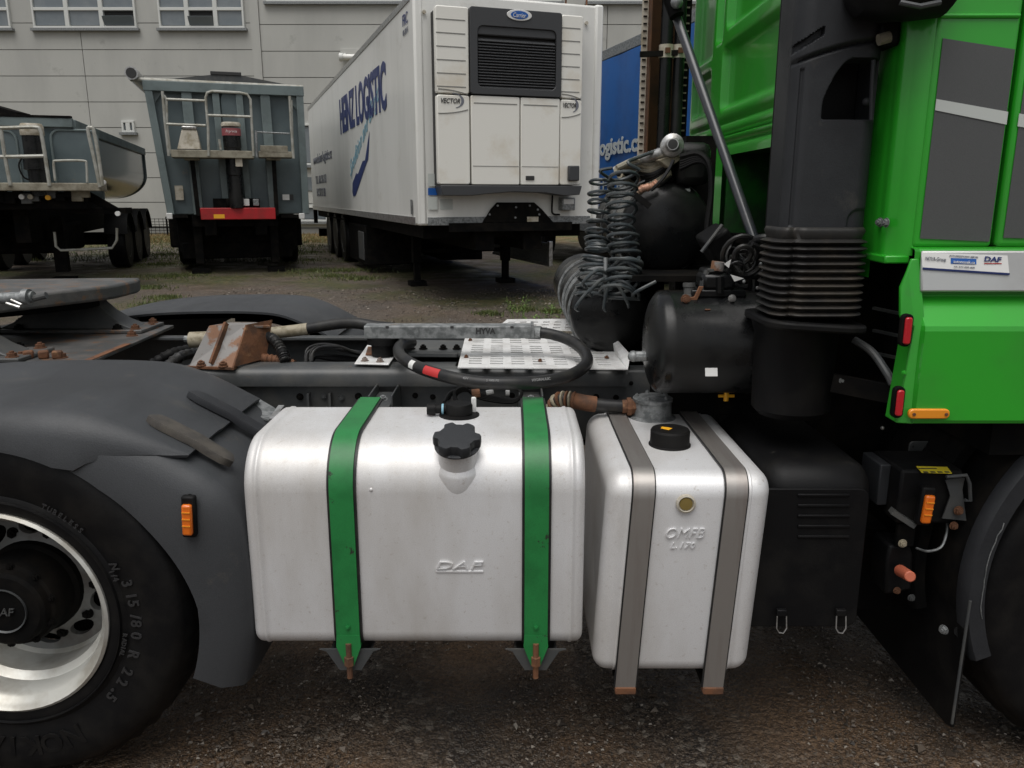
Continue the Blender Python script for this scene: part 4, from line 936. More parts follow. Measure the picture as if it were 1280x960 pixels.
ft['label'] = 'long aluminium fuel tank with two green straps'
def tstrap(par, xf, wd, prm, mtl, edge=.007, lean=0, thick=.006, zend=None):
    """band round the front of a tank; xf(t) gives x along the band"""
    y0, y1, z0, z1, rr = prm
    o = rrect(y0, y1, z0, z1, rr, 10)
    # order: from back top, over the front-top corner, down the front, round the lower corner
    n = 11; c0, c1, c2, c3 = o[0:n], o[n:2*n], o[2*n:3*n], o[3*n:4*n]
    path = [(y1-.02, z1)]+list(c3)+[(y0, z1-rr[3]-.10*k) for k in range(1, 5) if z1-rr[3]-.10*k > z0+rr[0]]
    path += [(y0, zend)] if zend else list(c0[:7])
    def rib(off, half):
        rings = []; m = len(path)
        for i, (a, b) in enumerate(path):
            pa, pb = path[max(i-1, 0)], path[min(i+1, m-1)]; ty, tz = pb[0]-pa[0], pb[1]-pa[1]; l = sqrt(ty*ty+tz*tz); ny, nz = tz/l, -ty/l
            if ny > 0 and b < z1-.01 and a < y0+.2: ny, nz = -ny, -nz
            if nz < 0 and b > z1-.02: ny, nz = -ny, -nz
            t = i/(m-1); x = xf(b)
            rings.append([Vector((x-half, a+ny*off, b+nz*off)), Vector((x+half, a+ny*off, b+nz*off)), Vector((x+half, a+ny*(off-thick), b+nz*(off-thick))), Vector((x-half, a+ny*(off-thick), b+nz*(off-thick)))])
        return MB().loft(rings)
    g = rib(.006, wd/2+edge).build('strap_rubber', M['rubber_d'], par, ang=50)
    return rib(.0105, wd/2).build('tank_strap', mtl, par, ang=50)
PR1 = (TY0, TY1, TZ0, TZ1, (.05, .08, .12, .135))
for xf, in ((lambda b: -.452+.02*0,), (lambda b: .066,)):
    s_ = tstrap(ft, xf, .064, PR1, M['strap'])
    x = xf(.5)
    # tapered lower end, rusty bolt and grey V bracket
    MB().add([(x-.032, TY0-.0115, TZ0+.045), (x+.032, TY0-.0115, TZ0+.045), (x+.034, TY0-.012, TZ0+.01), (x+.012, TY0-.012, TZ0-.05), (x-.012, TY0-.012, TZ0-.05), (x-.034, TY0-.012, TZ0+.01)], [(0,1,2,3,4,5)]).build('strap_end', M['strap'], ft, solid=.006)
    MB().cyl((x, TY0-.013, TZ0+.02), (x, TY0-.013, TZ0-.085), .008, n=8).cyl((x, TY0-.013, TZ0-.02), (x, TY0-.013, TZ0-.045), .014, n=6).build('tension_bolt', M['rust'], ft)
    bolt((x, TY0-.012, TZ0+.07), r=.006, m='strap', par=ft)
    MB().prism([(x-.085, 2.0, TZ0-.005), (x-.065, 2.0, TZ0-.012), (x-.03, 2.0, TZ0-.07), (x+.03, 2.0, TZ0-.07), (x+.065, 2.0, TZ0-.012), (x+.085, 2.0, TZ0-.005)], (0, .006, 0)).prism([(x-.06, 2.006, TZ0-.02), (x-.03, 2.006, TZ0-.07), (x-.03, 2.8, TZ0-.07), (x-.06, 2.8, TZ0-.02)], (.006, 0, 0)).prism([(x+.06, 2.006, TZ0-.02), (x+.03, 2.006, TZ0-.07), (x+.03, 2.8, TZ0-.07), (x+.06, 2.8, TZ0-.02)], (-.006, 0, 0)).build('tank_bracket', M['chassis'], tr)
    MB().box((x-.03, 2.01, TZ0-.068), (x+.03, 2.85, TZ0-.062)).build('tank_bracket', M['chassis'], tr)
    # bracket on the rail where the strap ends
    MB().box((x-.035, 2.55, .915), (x+.035, 2.84, .925)).box((x-.042, 2.66, .86), (x-.036, 2.865, .955)).box((x+.036, 2.66, .86), (x+.042, 2.865, .955)).build('strap_bracket', M['chassis'], tr, bevel=.002)
    bolt((x, 2.72, .926), ax=(0, -.3, 1), r=.012, m='galv')
# embossed name, dimples, cap
p = P(545, 715, TY0); q = P(604, 701, TY0)
text_mb('DAF', (p.x, TY0-.0005, p.z+.010), (1,0,0), (0,0,1), q.x-p.x, .022, .005, shear=.25, bold=-.01).build('embossed_name', M['alu'], ft)
MB().box((p.x, TY0-.003, p.z-.001), (q.x, TY0+.002, p.z+.0045)).build('embossed_line', M['alu'], ft, bevel=.001)
p = P(466, 572, 2.03); MB().tube(smooth([P(466, 570, 2.046), P(465, 592, 2.020), P(464, 610, 2.005)], 4), .003, 6).sphere(P(464, 612, 2.003), .006, 10, 6).build('embossed_mark', M['alu'], ft)
# filler neck and cap on the rounded shoulder
nrm = Vector((0, -.34, .94)).normalized(); base = Vector((P(573, 570, 2.06).x, 2.042, .938))
MB().lathe(base-nrm*.075, nrm, [(.070, .0), (.066, .050), (.060, .058), (.053, .066), (.052, .12)], 32).build('filler_neck', M['alu'], ft)
cap = MB(); n = 96
def capring(k, h):
    e = Vector((1, 0, 0)); f_ = nrm.cross(e); o = []
    for i in range(n):
        a = 2*pi*i/n; q = .5+.5*max(-1, min(1, 2.4*cos(6*a+.5))); r = (.052+.012*q)*k; o.append(base+nrm*h+(e*cos(a)+f_*sin(a))*r)
    return o
def rndring(r, h):
    e = Vector((1, 0, 0)); f_ = nrm.cross(e); return [base+nrm*h+(e*cos(2*pi*i/n)+f_*sin(2*pi*i/n))*r for i in range(n)]
cap.loft([rndring(.056, .040), rndring(.061, .042), rndring(.061, .046), capring(.99, .048), capring(1.0, .053), capring(1.0, .068), capring(.96, .074), capring(.80, .075), capring(.4, .0755)]).build('filler_cap', M['plastic'], ft, ang=40)
# level sender with plug, and its cables
c = P(574, 516, 2.30); c.z = .985
MB().lathe((c.x, c.y, .982), (0, 0, 1), [(.06, 0), (.06, .006), (.040, .008), (.040, .034), (.036, .040), (.01, .041)], 28).build('level_sender', M['black'], ft)
MB().cyl((c.x-.03, c.y, 1.005), (c.x-.075, c.y-.005, 1.005), .014, n=12).cyl((c.x-.07, c.y-.005, 1.005), (c.x-.095, c.y-.006, 1.005), .019, .017, n=12).build('plug', M['black'], ft)
MB().cyl((c.x-.045, c.y-.004, 1.005), (c.x-.051, c.y-.004, 1.005), .0165, n=12).build('plug_ring', M['lblue'], ft)
MB().box((c.x+.035, c.y+.02, .985), (c.x+.050, c.y+.030, 1.035)).build('vent_nipple', M['white'], ft, bevel=.004)

# small tank with stainless straps
S1 = (.258, .697); SZ0, SZ1, SY0, SY1 = .312, .900, 2.0, 2.68
PR2 = (SY0, SY1, SZ0, SZ1, (.045, .05, .06, .062))
LE = .055
ht = tank('hydraulic_tank', S1[0], S1[1], SY0, SY1, SZ0, SZ1, PR2[4], .045, lean=LE, beadoff=.062)
ht['label'] = 'narrow aluminium oil tank with two bare steel straps'
for x0 in (.352, .598):
    xf = (lambda x0: (lambda b: x0+LE*(b-SZ1)))(x0)
    tstrap(ht, xf, .056, PR2, M['steel'], edge=.004, thick=.005, zend=SZ0-.034)
    x = xf(SZ0)
    MB().box((x-.030, SY0-.014, SZ0-.054), (x+.028, SY0+.012, SZ0-.032)).build('strap_foot', M['rust'], ht, bevel=.003)
    MB().box((x-.025, SY0+.03, SZ0-.05), (x+.02, 2.85, SZ0-.03)).build('tank_bracket', M['dark'], tr)
p = P(832, 672, SY0); text_mb('OMFB', (p.x, SY0-.0004, p.z), (1,0,0), (0,0,1), .104, .028, .005, shear=.35, bold=-.02).build('embossed_name', M['alu'], ht)
p = P(838, 685, SY0); text_mb('L.170', (p.x, SY0-.0004, p.z), (1,0,0), (0,0,1), .066, .017, .004, shear=.35, spacing=1.2).build('embossed_size', M['alu'], ht)
p = P(857, 629, SY0-.002); MB().lathe(p, (0, -1, 0), [(.026, 0), (.026, .007), (.021, .010), (.019, .005), (.0, .004)], 28).build('sight_glass', M['cream'], ht)
MB().lathe(p, (0, -1, 0), [(.018, .0045), (.017, .008), (.0, .009)], 24).build('sight_window', mat('amber_window', (.22,.16,.05), .2), ht)
# screw cap with arrow
c = GZ(837, 556, SZ1); n = 40
MB().lathe((c.x, c.y, SZ1-.004), (0, 0, 1), [(.062, 0), (.062, .008), (.058, .010), (.058, .048), (.054, .054), (.05, .053), (.0, .053)], 40).build('screw_cap', M['black'], ht, ang=30)
MB().add([(c.x-.028, c.y+.002, SZ1+.051), (c.x-.008, c.y-.016, SZ1+.051), (c.x+.006, c.y+.001, SZ1+.051), (c.x-.004, c.y+.012, SZ1+.051), (c.x-.022, c.y+.018, SZ1+.051)], [(0,1,2,3,4)]).build('cap_arrow', M['ocher'], ht, solid=.001)
# suction flange with rusty hose end
c = GZ(815, 521, SZ1)
fl = MB().lathe((c.x, c.y, SZ1-.01), (0, 0, 1), [(.078, 0), (.078, .012), (.064, .018), (.062, .062), (.066, .066), (.066, .076), (.05, .082), (.0, .082)], 32).build('suction_flange', M['galv'], ht)
MB().cyl((c.x-.050, c.y, SZ1+.035), (c.x-.072, c.y, SZ1+.035), .026, n=6).cyl((c.x-.072, c.y, SZ1+.035), (c.x-.086, c.y, SZ1+.035), .032, n=8).cyl((c.x-.086, c.y, SZ1+.035), (c.x-.102, c.y, SZ1+.035), .024, n=8).build('union_nut', M['rust'], ht)
for k in range(5): a = 2*pi*k/5+.5; bolt((c.x+.052*cos(a), c.y+.052*sin(a), SZ1+.070), ax=(0, 0, 1), r=.007, m='galv', par=ht)
h0 = Vector((c.x-.09, c.y, SZ1+.035))
MB().tube(smooth([h0, h0+Vector((-.06, 0, .004)), h0+Vector((-.12, .0, .010))], 6), .021, 14).build('suction_hose', M['rubber_d'], tr)
pts = smooth([h0+Vector((-.10, 0, .008)), h0+Vector((-.14, 0, .014)), h0+Vector((-.185, .01, .020)), h0+Vector((-.225, .03, .008)), h0+Vector((-.24, .06, -.06)), h0+Vector((-.24, .08, -.2))], 8)
MB().tube(pts[:16], .027, 14).build('hose_sleeve', M['rust'], tr)
for k in range(14, len(pts)-4, 2):
    t = (pts[k+1]-pts[k-1]).normalized(); MB().lathe(pts[k]-t*.005, t, [(.024, 0), (.031, .002), (.031, .007), (.024, .009)], 16).build('hose_clamp', M['rust' if k % 4 else 'sand'], tr)
MB().tube(pts[12:], .023, 12).build('suction_hose', M['rubber_d'], tr)

# ------------------------------------------------ black battery box right of the tanks
def bprof(ins): return rrect(2.06, 2.70, .42, .905, (.04, .06, .08, .085), 8, ins)
xa, xb_ = .70, 1.0
rings = [[Vector((x, a, b)) for a, b in bprof(i)] for x, i in ((xa, .06), (xa+.01, .03), (xa+.03, .01), (xa+.06, 0), (xb_-.07, 0), (xb_-.04, .006), (xb_-.018, .020), (xb_-.004, .045), (xb_, .075))]
bb = MB().loft(rings).build('battery_box', M['scuffed'], tr, ang=50)
q = rrect(P(925, 700, 2.05).x, P(1080, 700, 2.05).x, P(925, 785, 2.05).z, P(1000, 612, 2.05).z+.0, .03, 4)
MB().prism([(a, 2.056, b) for a, b in q], (0, .012, 0)).build('cover_panel', M['black'], bb, bevel=.003)
for k, py in enumerate((620, 633, 646, 659, 672)):
    a = P(998, py, 2.048); b = P(1063, py, 2.048); MB().box((a.x, 2.051, a.z-.004), (b.x, 2.058, a.z+.004)).build('cover_rib', M['black'], bb, bevel=.002)
for px in (976, 1050):
    a = P(px, 768, 2.045); MB().box((a.x-.014, 2.035, a.z-.002), (a.x+.014, 2.05, a.z+.018)).build('clip', M['black'], bb, bevel=.003)
    MB().tube([(a.x-.013, 2.036, a.z), (a.x-.014, 2.03, a.z-.035), (a.x-.006, 2.03, a.z-.048), (a.x+.006, 2.03, a.z-.05), (a.x+.014, 2.03, a.z-.035), (a.x+.013, 2.036, a.z)], .002, 6).build('clip_wire', M['bright'], bb)
MB().box((.70, 2.61, .45), (1.0, 2.86, .9)).box((.98, 2.3, .35), (1.2, 2.9, .62)).build('box_carrier', M['dark'], tr)

# ------------------------------------------------ fifth wheel
FZ = 1.245
pl = [(-1.76, 3.80), (-1.73, 3.70), (-1.73, 3.50), (-1.77, 3.40), (-2.02, 2.93), (-2.08, 2.86), (-2.2, 2.80), (-2.6, 2.80), (-2.95, 2.95), (-2.95, 3.18), (-2.45, 3.22), (-2.38, 3.25), (-2.45, 3.28), (-2.95, 3.32), (-2.95, 3.7), (-2.5, 3.72), (-1.9, 3.80)]
fw = MB().prism([(a, b, FZ-.062) for a, b in pl], (0, 0, .062)).build('fifth_wheel_plate', M['deckplate'], tr, bevel=.012, seg=3, label='grey coupling plate with rust and grease')
MB().prism([(a*.96-.16, 3.3+(b-3.3)*.55, FZ-.095) for a, b in pl[:9]+pl[13:]], (0, 0, .032)).build('plate_rib', M['dark'], tr)
for y, xc in ((3.62, -2.0), (2.98, -2.16)):
    # flared pedestal
    rings = []
    for z, hw, hd in ((1.042, .30, .075), (1.07, .235, .07), (1.11, .18, .06), (1.15, .14, .055), (1.19, .12, .05)):
        rings.append([Vector((xc-hw, y-hd, z)), Vector((xc+hw, y-hd, z)), Vector((xc+hw, y+hd, z)), Vector((xc-hw, y+hd, z))])
    MB().loft(rings).build('pedestal', M['chassis'], tr, bevel=.006)
    MB().box((xc-.34, y-.12, 1.028), (xc+.36, y+.12, 1.044)).build('pedestal_base', M['deckplate'], tr, bevel=.004)
    for dx in (-.30, -.2, .24, .32):
        for dy in (-.09, .09): bolt((xc+dx, y+dy, 1.044), ax=(0, 0, 1), r=.017, m='dark' if dx < .3 else 'rust')
MB().prism([(-2.75, 2.90, 1.013), (-1.555, 2.90, 1.013), (-1.60, 3.75, 1.013), (-2.75, 3.75, 1.013)], (0, 0, .014)).build('mounting_plate', M['deckplate'], tr, bevel=.003)
MB().beam((-1.572, 2.905, 1.0285), (-1.584, 3.25, 1.0285), .028, .003).build('rusty_edge', M['rust'], tr)
for x, y in ((-1.66, 3.66), (-1.78, 3.66), (-1.66, 3.45), (-1.70, 2.96), (-1.85, 2.96)): bolt((x, y, 1.027), ax=(0, 0, 1), r=.018, m='rust')
for px in (36, 55, 72):
    a = GZ(px, 447, 1.03); MB().obox(a+Vector((0, 0, .012)), (.035, .03, .03), Matrix.Rotation(.4, 3, 'Z')).build('rusty_wedge', M['rust'], tr, bevel=.006)
# release handle parts at the left edge
a = P(20, 377, 2.83); MB().cyl(P(2, 373, 2.79), P(42, 371, 2.79), .020, n=12).build('release_shaft', M['galv'], tr)
MB().tube([P(8, 379, 2.76), P(24, 384, 2.75), P(27, 381, 2.75), P(14, 375, 2.76)], .005, 6).build('safety_hook', M['bright'], tr)
MB().cyl(P(30, 371, 2.785), P(37, 371, 2.785), .028, n=14).build('shaft_collar', M['galv'], tr); MB().cyl(P(38, 374, 2.79), P(58, 369, 2.79), .012, n=10).build('handle', M['chassis'], tr)
MB().beam((-2.6, 2.80, 1.19), (-1.98, 2.83, 1.175), .05, .02).build('handle_guide', M['dark'], tr)

# ------------------------------------------------ rusty bracket, hydraulic pipe and loops between the rails
def G1(px, py, z): return GZ(px, py, z)
q = [P(237, 457, 2.86), P(288, 458, 2.86), P(316, 412, 3.0), P(268, 408, 3.02)]
zb_ = [1.018, 1.018, 1.155, 1.155]
B1 = [Vector((v.x, v.y, z)) for v, z in zip([GZ(237, 457, 1.018), GZ(290, 459, 1.018), GZ(307, 411, 1.14), GZ(262, 412, 1.14)], zb_)]
rb = MB().add(B1+[p+Vector((.01, .012, -.004)) for p in B1], [(0,1,2,3), (7,6,5,4), (0,4,5,1), (1,5,6,2), (2,6,7,3), (3,7,4,0)]).build('rusty_bracket', M['rustgrey'], tr)
T_ = [B1[3], B1[2], GZ(338, 407, 1.14), GZ(330, 403, 1.14), GZ(288, 403, 1.14)]
MB().prism(T_, (0, 0, -.010)).build('bracket_top', M['rustgrey'], rb, bevel=.002)
MB().beam(B1[0].lerp(B1[1], .52)+Vector((0, 0, .010)), B1[3].lerp(B1[2], .48)+Vector((0, 0, .008)), .010, .02).build('bracket_rib', M['rust'], rb)
MB().prism([B1[0]+Vector((-.01, -.012, 0)), B1[1]+Vector((.01, -.012, 0)), B1[1]+Vector((.01, .03, 0)), B1[0]+Vector((0, .03, 0))], (0, 0, -.008)).build('bracket_foot', M['rust'], rb)
bolt(B1[0].lerp(B1[1], .28)+Vector((0, -.0, .004)), ax=(0, -.2, 1), r=.013, m='rust'); bolt(B1[0].lerp(B1[1], .80)+Vector((0, -.0, .004)), ax=(0, -.2, 1), r=.013, m='rust')
MB().add([B1[1], B1[2], B1[2]+Vector((.06, .12, 0)), B1[1]+Vector((.07, .16, 0))], [(0,1,2,3)]).build('bracket_cheek', M['rust'], rb, solid=.008)
MB().cyl(P(238, 425, 3.12), P(262, 424, 3.12), .032, n=16).build('pipe_end', M['sand'], tr); MB().cyl(P(231, 424, 3.12), P(239, 424, 3.12), .014, n=10).build('pipe_plug', M['galv'], tr)
MB().cyl(P(262, 424, 3.12), P(330, 420, 3.12), .022, n=14).build('hydraulic_pipe', M['rustgrey'], tr)
MB().tube(smooth([P(325, 418, 3.13), P(362, 414, 3.13), P(385, 411, 3.13)], 6), .024, 14).build('hydraulic_pipe', M['sand'], tr)
MB().tube(smooth([P(383, 411, 3.13), P(420, 405, 3.12), P(445, 404, 3.10), P(470, 408, 3.08), P(490, 410, 3.06)], 6), .022, 14).build('black_hose', M['rubber_d'], tr)
# corrugated conduits
def corr(ps, r, m, nm='corrugated_conduit', pitch=3, k=10):
    pts = smooth(ps, k); rings = []
    return MB().tube(pts, r, 10, rad=lambda t: r*(1+.14*sin(t*len(pts)*2.2))).build(nm, M[m], tr)
corr([P(318, 421, 3.05), P(340, 423, 3.02), P(352, 438, 2.98), P(357, 452, 2.95)], .020, 'rubber_d', k=16)
corr([P(290, 450, 2.98), P(315, 447, 2.98), P(345, 450, 2.98), P(368, 456, 2.97)], .018, 'rust', 'coiled_sleeve', k=16)
corr([P(205, 462, 2.98), P(225, 446, 3.05), P(250, 440, 3.2)], .02, 'rubber_d'); corr([P(190, 455, 3.1), P(215, 442, 3.15), P(240, 436, 3.3)], .02, 'black')
R_ = random.Random(3)
for k in range(7):
    d = Vector((R_.uniform(-.02, .02), R_.uniform(-.03, .03), R_.uniform(-.01, .01)))
    MB().tube([p+d for p in smooth([P(386, 452, 3.0), P(388, 440, 3.02), P(400, 434, 3.05), P(420, 434, 3.06), P(445, 438+k, 3.1), P(500, 446+k, 3.1)], 6)], .0055, 6).build('air_line', M['rubber_d'], tr)
for k in range(4):
    MB().tube(smooth([P(340, 458+k, 3.0), P(370, 454+k, 3.02+.02*k), P(388, 456, 3.05), P(395, 447, 3.05), P(420, 445+k*2, 3.08), P(470, 452+k, 3.15)], 6), .006, 6).build('air_line', M['black'], tr)
# white perforated corner plate with rust under a round buffer
wp_ = [GZ(443, 456, 1.02), GZ(486, 457, 1.02), GZ(502, 434, 1.02), GZ(459, 433, 1.02)]
MB().prism(wp_, (0, 0, .006)).build('white_plate', M['alu2'], tr, bevel=.002)
MB().prism([GZ(457, 444, 1.028), GZ(495, 445, 1.028), GZ(504, 435, 1.028), GZ(460, 434, 1.028)], (0, 0, .003)).build('rust_patch', M['rust'], tr)
for px, py in ((456, 451), (475, 452)): bolt(GZ(px, py, 1.027), ax=(0, 0, 1), r=.011, m='rustgrey')
c = P(479, 431, 3.0); MB().cyl((c.x, c.y, 1.03), (c.x, c.y, 1.075), .045, n=20).cyl((c.x, c.y, 1.075), (c.x, c.y, 1.098), .06, n=20).build('rubber_buffer', M['black'], tr)
MB().beam(P(508, 420, 3.02), P(498, 436, 2.97), .02, .012).build('stay', M['galv'], tr)
# galvanised rail with stencilled name
a = P(457, 414, 2.98); b = P(665, 414, 2.98)
gb = MB().prism([(a.x, 2.95, a.z-.022), (a.x, 2.95, a.z+.020), (a.x, 2.956, a.z+.024), (a.x, 3.02, a.z+.024), (a.x, 3.02, a.z+.018), (a.x, 2.958, a.z+.018), (a.x, 2.956, a.z-.022)], (b.x-a.x, 0, 0)).build('galvanised_rail', M['galv'], tr)
p = P(595, 417.5, 2.95); text_mb('HYVA', (p.x, 2.949, p.z), (1,0,0), (0,0,1), .073, .023, .0015, bold=.04).build('rail_lettering', M['seam'], gb)
for px in (484, 565, 640): p = P(px, 409, 2.95); MB().box((p.x-.006, 2.948, p.z-.004), (p.x+.006, 2.951, p.z+.004)).build('rail_hole', M['seam'], gb)
MB().box((b.x-.004, 2.94, b.z-.02), (b.x+.006, 3.03, b.z+.03)).build('rail_end', M['galv'], gb)
# big hydraulic hose loop
hp = [P(665, 415, 2.98), P(690, 418, 2.96), P(715, 427, 2.90), P(731, 441, 2.80), P(733, 455, 2.68), P(715, 468, 2.56), P(680, 477, 2.48), P(640, 479, 2.44), P(600, 478, 2.44), P(560, 471, 2.48), P(525, 460, 2.56), P(504, 448, 2.68), P(498, 438, 2.84), P(502, 431, 2.98), P(515, 428, 3.08)]
for i, v in enumerate(hp): pass
MB().tube(smooth(hp, 10), .0205, 18).build('hydraulic_hose', M['rubber_d'], tr, label='thick black hose looped over the rail')
p0, p1 = P(664, 415, 2.98), P(676, 416, 2.97); MB().cyl(p0-Vector((.02, 0, 0)), p1, .026, n=16).build('hose_ferrule', M['galv'], tr)
def band(i, f0, f1, m, nm, half=True):
    pts = smooth(hp, 10); k0, k1 = int((i+f0)*10), int((i+f1)*10)
    rr = .0212; mb = MB(); rings = []
    for k in range(k0, k1+1):
        c = pts[k]; t = (pts[k+1]-pts[k-1]).normalized(); u = Vector((0, 0, 1)); v = t.cross(u).normalized(); v = v if v.y < 0 else -v; u = v.cross(t); u = u if u.z > 0 else -u
        rings.append([c+(v*cos(a)+u*sin(a))*rr for a in [radians(d) for d in range(-15, 75, 12)]])
    mb.loft(rings, cap=False, closed=False).build(nm, M[m], tr)
band(9, .2, .7, 'redprint', 'hose_label'); band(10, .1, .3, 'white', 'hose_label')
def hprint(i, f, txt, h):      # worn white print along the hose, on its upper front
    pts = smooth(hp, 10); k = int((i+f)*10); c = pts[k]; t = (pts[k-3]-pts[k+3]).normalized(); v = Vector((0, 0, 1)).cross(t).normalized(); v = v if v.y < 0 else -v
    n_ = (v*.80+Vector((0, 0, .6))).normalized(); up_ = n_.cross(t).normalized(); up_ = up_ if up_.z > 0 else -up_; xd = up_.cross(n_)
    text_mb(txt, c+n_*.0203-up_*h/2-xd*.03, xd, up_, None, h, .002, bold=.02).build('hose_print', M['hoseprint'], tr)
hprint(8, .2, '4SH', .008); hprint(7, .5, '2 1000 PSI', .007); hprint(6, .2, 'HYDRAULIC', .009)
# cable loops hanging behind the tank under the hose
for k in range(4):
    MB().tube(smooth([P(575, 508, 2.45), P(568, 497-k*2, 2.5), P(580, 488-k, 2.56), P(600, 492+2*k, 2.6), P(640, 500+k, 2.62), P(652, 492, 2.62), P(640, 484, 2.64), P(600, 482-k, 2.66), P(565, 490+k, 2.6), P(555, 503, 2.5)], 6), .0055, 6).build('cable_loop', M['black'], tr)
MB().cyl(P(590, 492, 2.5), P(600, 491, 2.5), .014, n=10).build('rusty_union', M['rust'], tr); MB().cyl(P(608, 491, 2.5), P(617, 489, 2.5), .008, n=8).build('air_fitting', M['bright'], tr); MB().cyl(P(632, 491, 2.5), P(637, 491, 2.5), .009, n=8).build('air_fitting', M['bright'], tr)
# cross plate with bolts before the grating
q = [GZ(512, 447, 1.02), GZ(580, 447, 1.02), GZ(590, 428, 1.02), GZ(520, 427, 1.02)]
MB().prism(q, (0, 0, .008)).build('cross_plate', M['chassis'], tr, bevel=.002)
for px in (514, 529, 554, 571): bolt(GZ(px, 436, 1.03), ax=(0, 0, 1), r=.013, m='dark'); 
MB().box((GZ(512, 452, 1.0).x, 2.96, .9), (GZ(575, 452, 1.0).x, 3.5, 1.0)).build('cross_member', M['dark'], tr)
MB().beam(GZ(512, 442, 1.035), GZ(572, 443, 1.035), .05, .012).build('cross_rib', M['chassis'], tr)
# perforated aluminium cat walk plates
def grating(c, rows, cols, fl_side=None, skew=0):
    (a, b, c_, d) = c      # near-left, near-right, far-right, far-left
    z = a.z; n1, n2 = 44, 22; mb = MB()
    def bil(u, v): return (a*(1-u)+b*u)*(1-v)+(d*(1-u)+c_*u)*v
    def keep(u, v):
        for (u0, u1) in cols:
            for (v0, v1) in rows:
                if u0 < u < u1 and v0 < v < v1: return False
        return True
    us = sorted(set([0, 1]+[q for c2 in cols for q in c2])); vs_ = sorted(set([0, 1]+[q for r in rows for q in r])); V = []; Fc = []
    for v in vs_:
        for u in us: V.append(bil(u, v))
    m_ = len(us)
    for j in range(len(vs_)-1):
        for i in range(m_-1):
            if keep((us[i]+us[i+1])/2, (vs_[j]+vs_[j+1])/2): Fc.append((j*m_+i, j*m_+i+1, (j+1)*m_+i+1, (j+1)*m_+i))
    return mb.add(V, Fc).build('walkway_plate', M['alu2'], tr, solid=.004, recalc=False)
gA = [GZ(572, 459, 1.03), GZ(785, 461, 1.03), GZ(752, 417, 1.03), GZ(583, 415, 1.03)]
cols = []
u = .045
for g_ in range(7):
    if g_ in (6,): pass
    cols.append((u+.015, u+.095)); u += .13
rows = []
for g_ in range(3):
    for k in range(4): v = .08+g_*.29+k*.058; rows.append((v, v+.026))
g1 = grating(gA, rows, cols)
for px, py in ((583, 446), (675, 451), (758, 447), (588, 425), (742, 424)): p = GZ(px, py, 1.031); MB().box((p.x-.006, p.y-.02, 1.0308), (p.x+.006, p.y+.02, 1.032)).build('slot', M['seam'], g1); bolt(p+Vector((0, -.012, .001)), ax=(0, 0, 1), r=.007, m='rust')
MB().add([GZ(785, 461, 1.03), GZ(752, 417, 1.03), P(754, 405, 3.34), P(788, 443, 2.86)], [(0,1,2,3)]).build('walkway_flange', M['alu2'], g1, solid=.004, recalc=False)
gB = [GZ(618, 412, 1.05), GZ(754, 413, 1.05), GZ(748, 398, 1.05), GZ(634, 399, 1.05)]
grating(gB, [(.15, .25), (.4, .5), (.65, .75)], [(.05+.12*i, .12+.12*i) for i in range(7)])
MB().prism([(GZ(570, 459, 1.0).x, YN+.01, 1.012), (GZ(785, 459, 1.0).x, YN+.01, 1.012), (GZ(750, 415, 1).x, 3.55, 1.012), (GZ(585, 415, 1).x, 3.55, 1.012)], (0, 0, -.02)).build('walkway_support', M['dark'], tr)

# ------------------------------------------------ air tanks between cab and walkway
def dished(a, b, r, nm, m='tank_blk', n=40, d=.30):
    a, b = Vector(a), Vector(b); ax = (b-a).normalized(); L = (b-a).length
    pr = [(r*sin(t*pi/2/8)*1.0, r*d*(1-cos(t*pi/2/8))) for t in range(0, 9)]
    pr = [(max(q, .001), h) for q, h in pr]
    prof = pr+[(r, r*d+.01), (r+.0025, r*d+.018), (r, r*d+.026)]
    full = prof+[(q, L-h) for q, h in reversed(prof)]
    return MB().lathe(a, ax, full, n).build(nm, M[m], tr, ang=40)
def hoop(c, ax, r, wd, m, par=None, t=.006):
    return MB().lathe(Vector(c)-Vector(ax).normalized()*wd/2, ax, [(r, 0), (r+t, .001), (r+t, wd-.001), (r, wd)], 40, cap=False).build('tank_band', M[m], par or tr)
# near tank, lying lengthways
Y3 = 2.46; c = P(880, 428, Y3); r3 = .158
xl, xr = P(805, 430, Y3).x, P(952, 430, Y3).x
t3 = dished((xl, Y3, c.z), (xr+.02, Y3, c.z), r3, 'air_tank'); t3['label'] = 'near air tank lying lengthways under a rusty bracket'
p = P(889, 461, Y3-.15); R = Matrix.Rotation(radians(0), 3, 'X')
MB().obox((p.x, Y3-r3*.965-.0, c.z-.06), (.036, .003, .028), Matrix.Rotation(radians(-20), 3, 'X')).build('label_plate', M['white'], t3)
MB().cyl((xr-.10, Y3, c.z-r3-.0), (xr-.10, Y3, c.z-r3-.03), .008, n=8).cyl((xr-.125, Y3, c.z-r3-.014), (xr-.075, Y3, c.z-r3-.014), .005, n=6).build('drain_valve', M['ocher'], t3)
MB().cyl((xl-.03, Y3-.02, c.z-.04), (xl+.01, Y3-.02, c.z-.04), .016, n=10).sphere((xl-.035, Y3-.02, c.z-.04), .018, 10, 6).build('air_fitting', M['galv'], t3)
p = P(885, 402, Y3-.12); MB().obox((p.x, Y3-.105, c.z+.115), (.016, .003, .012), Matrix.Rotation(radians(50), 3, 'X')).build('rust_spot', M['rust'], t3)
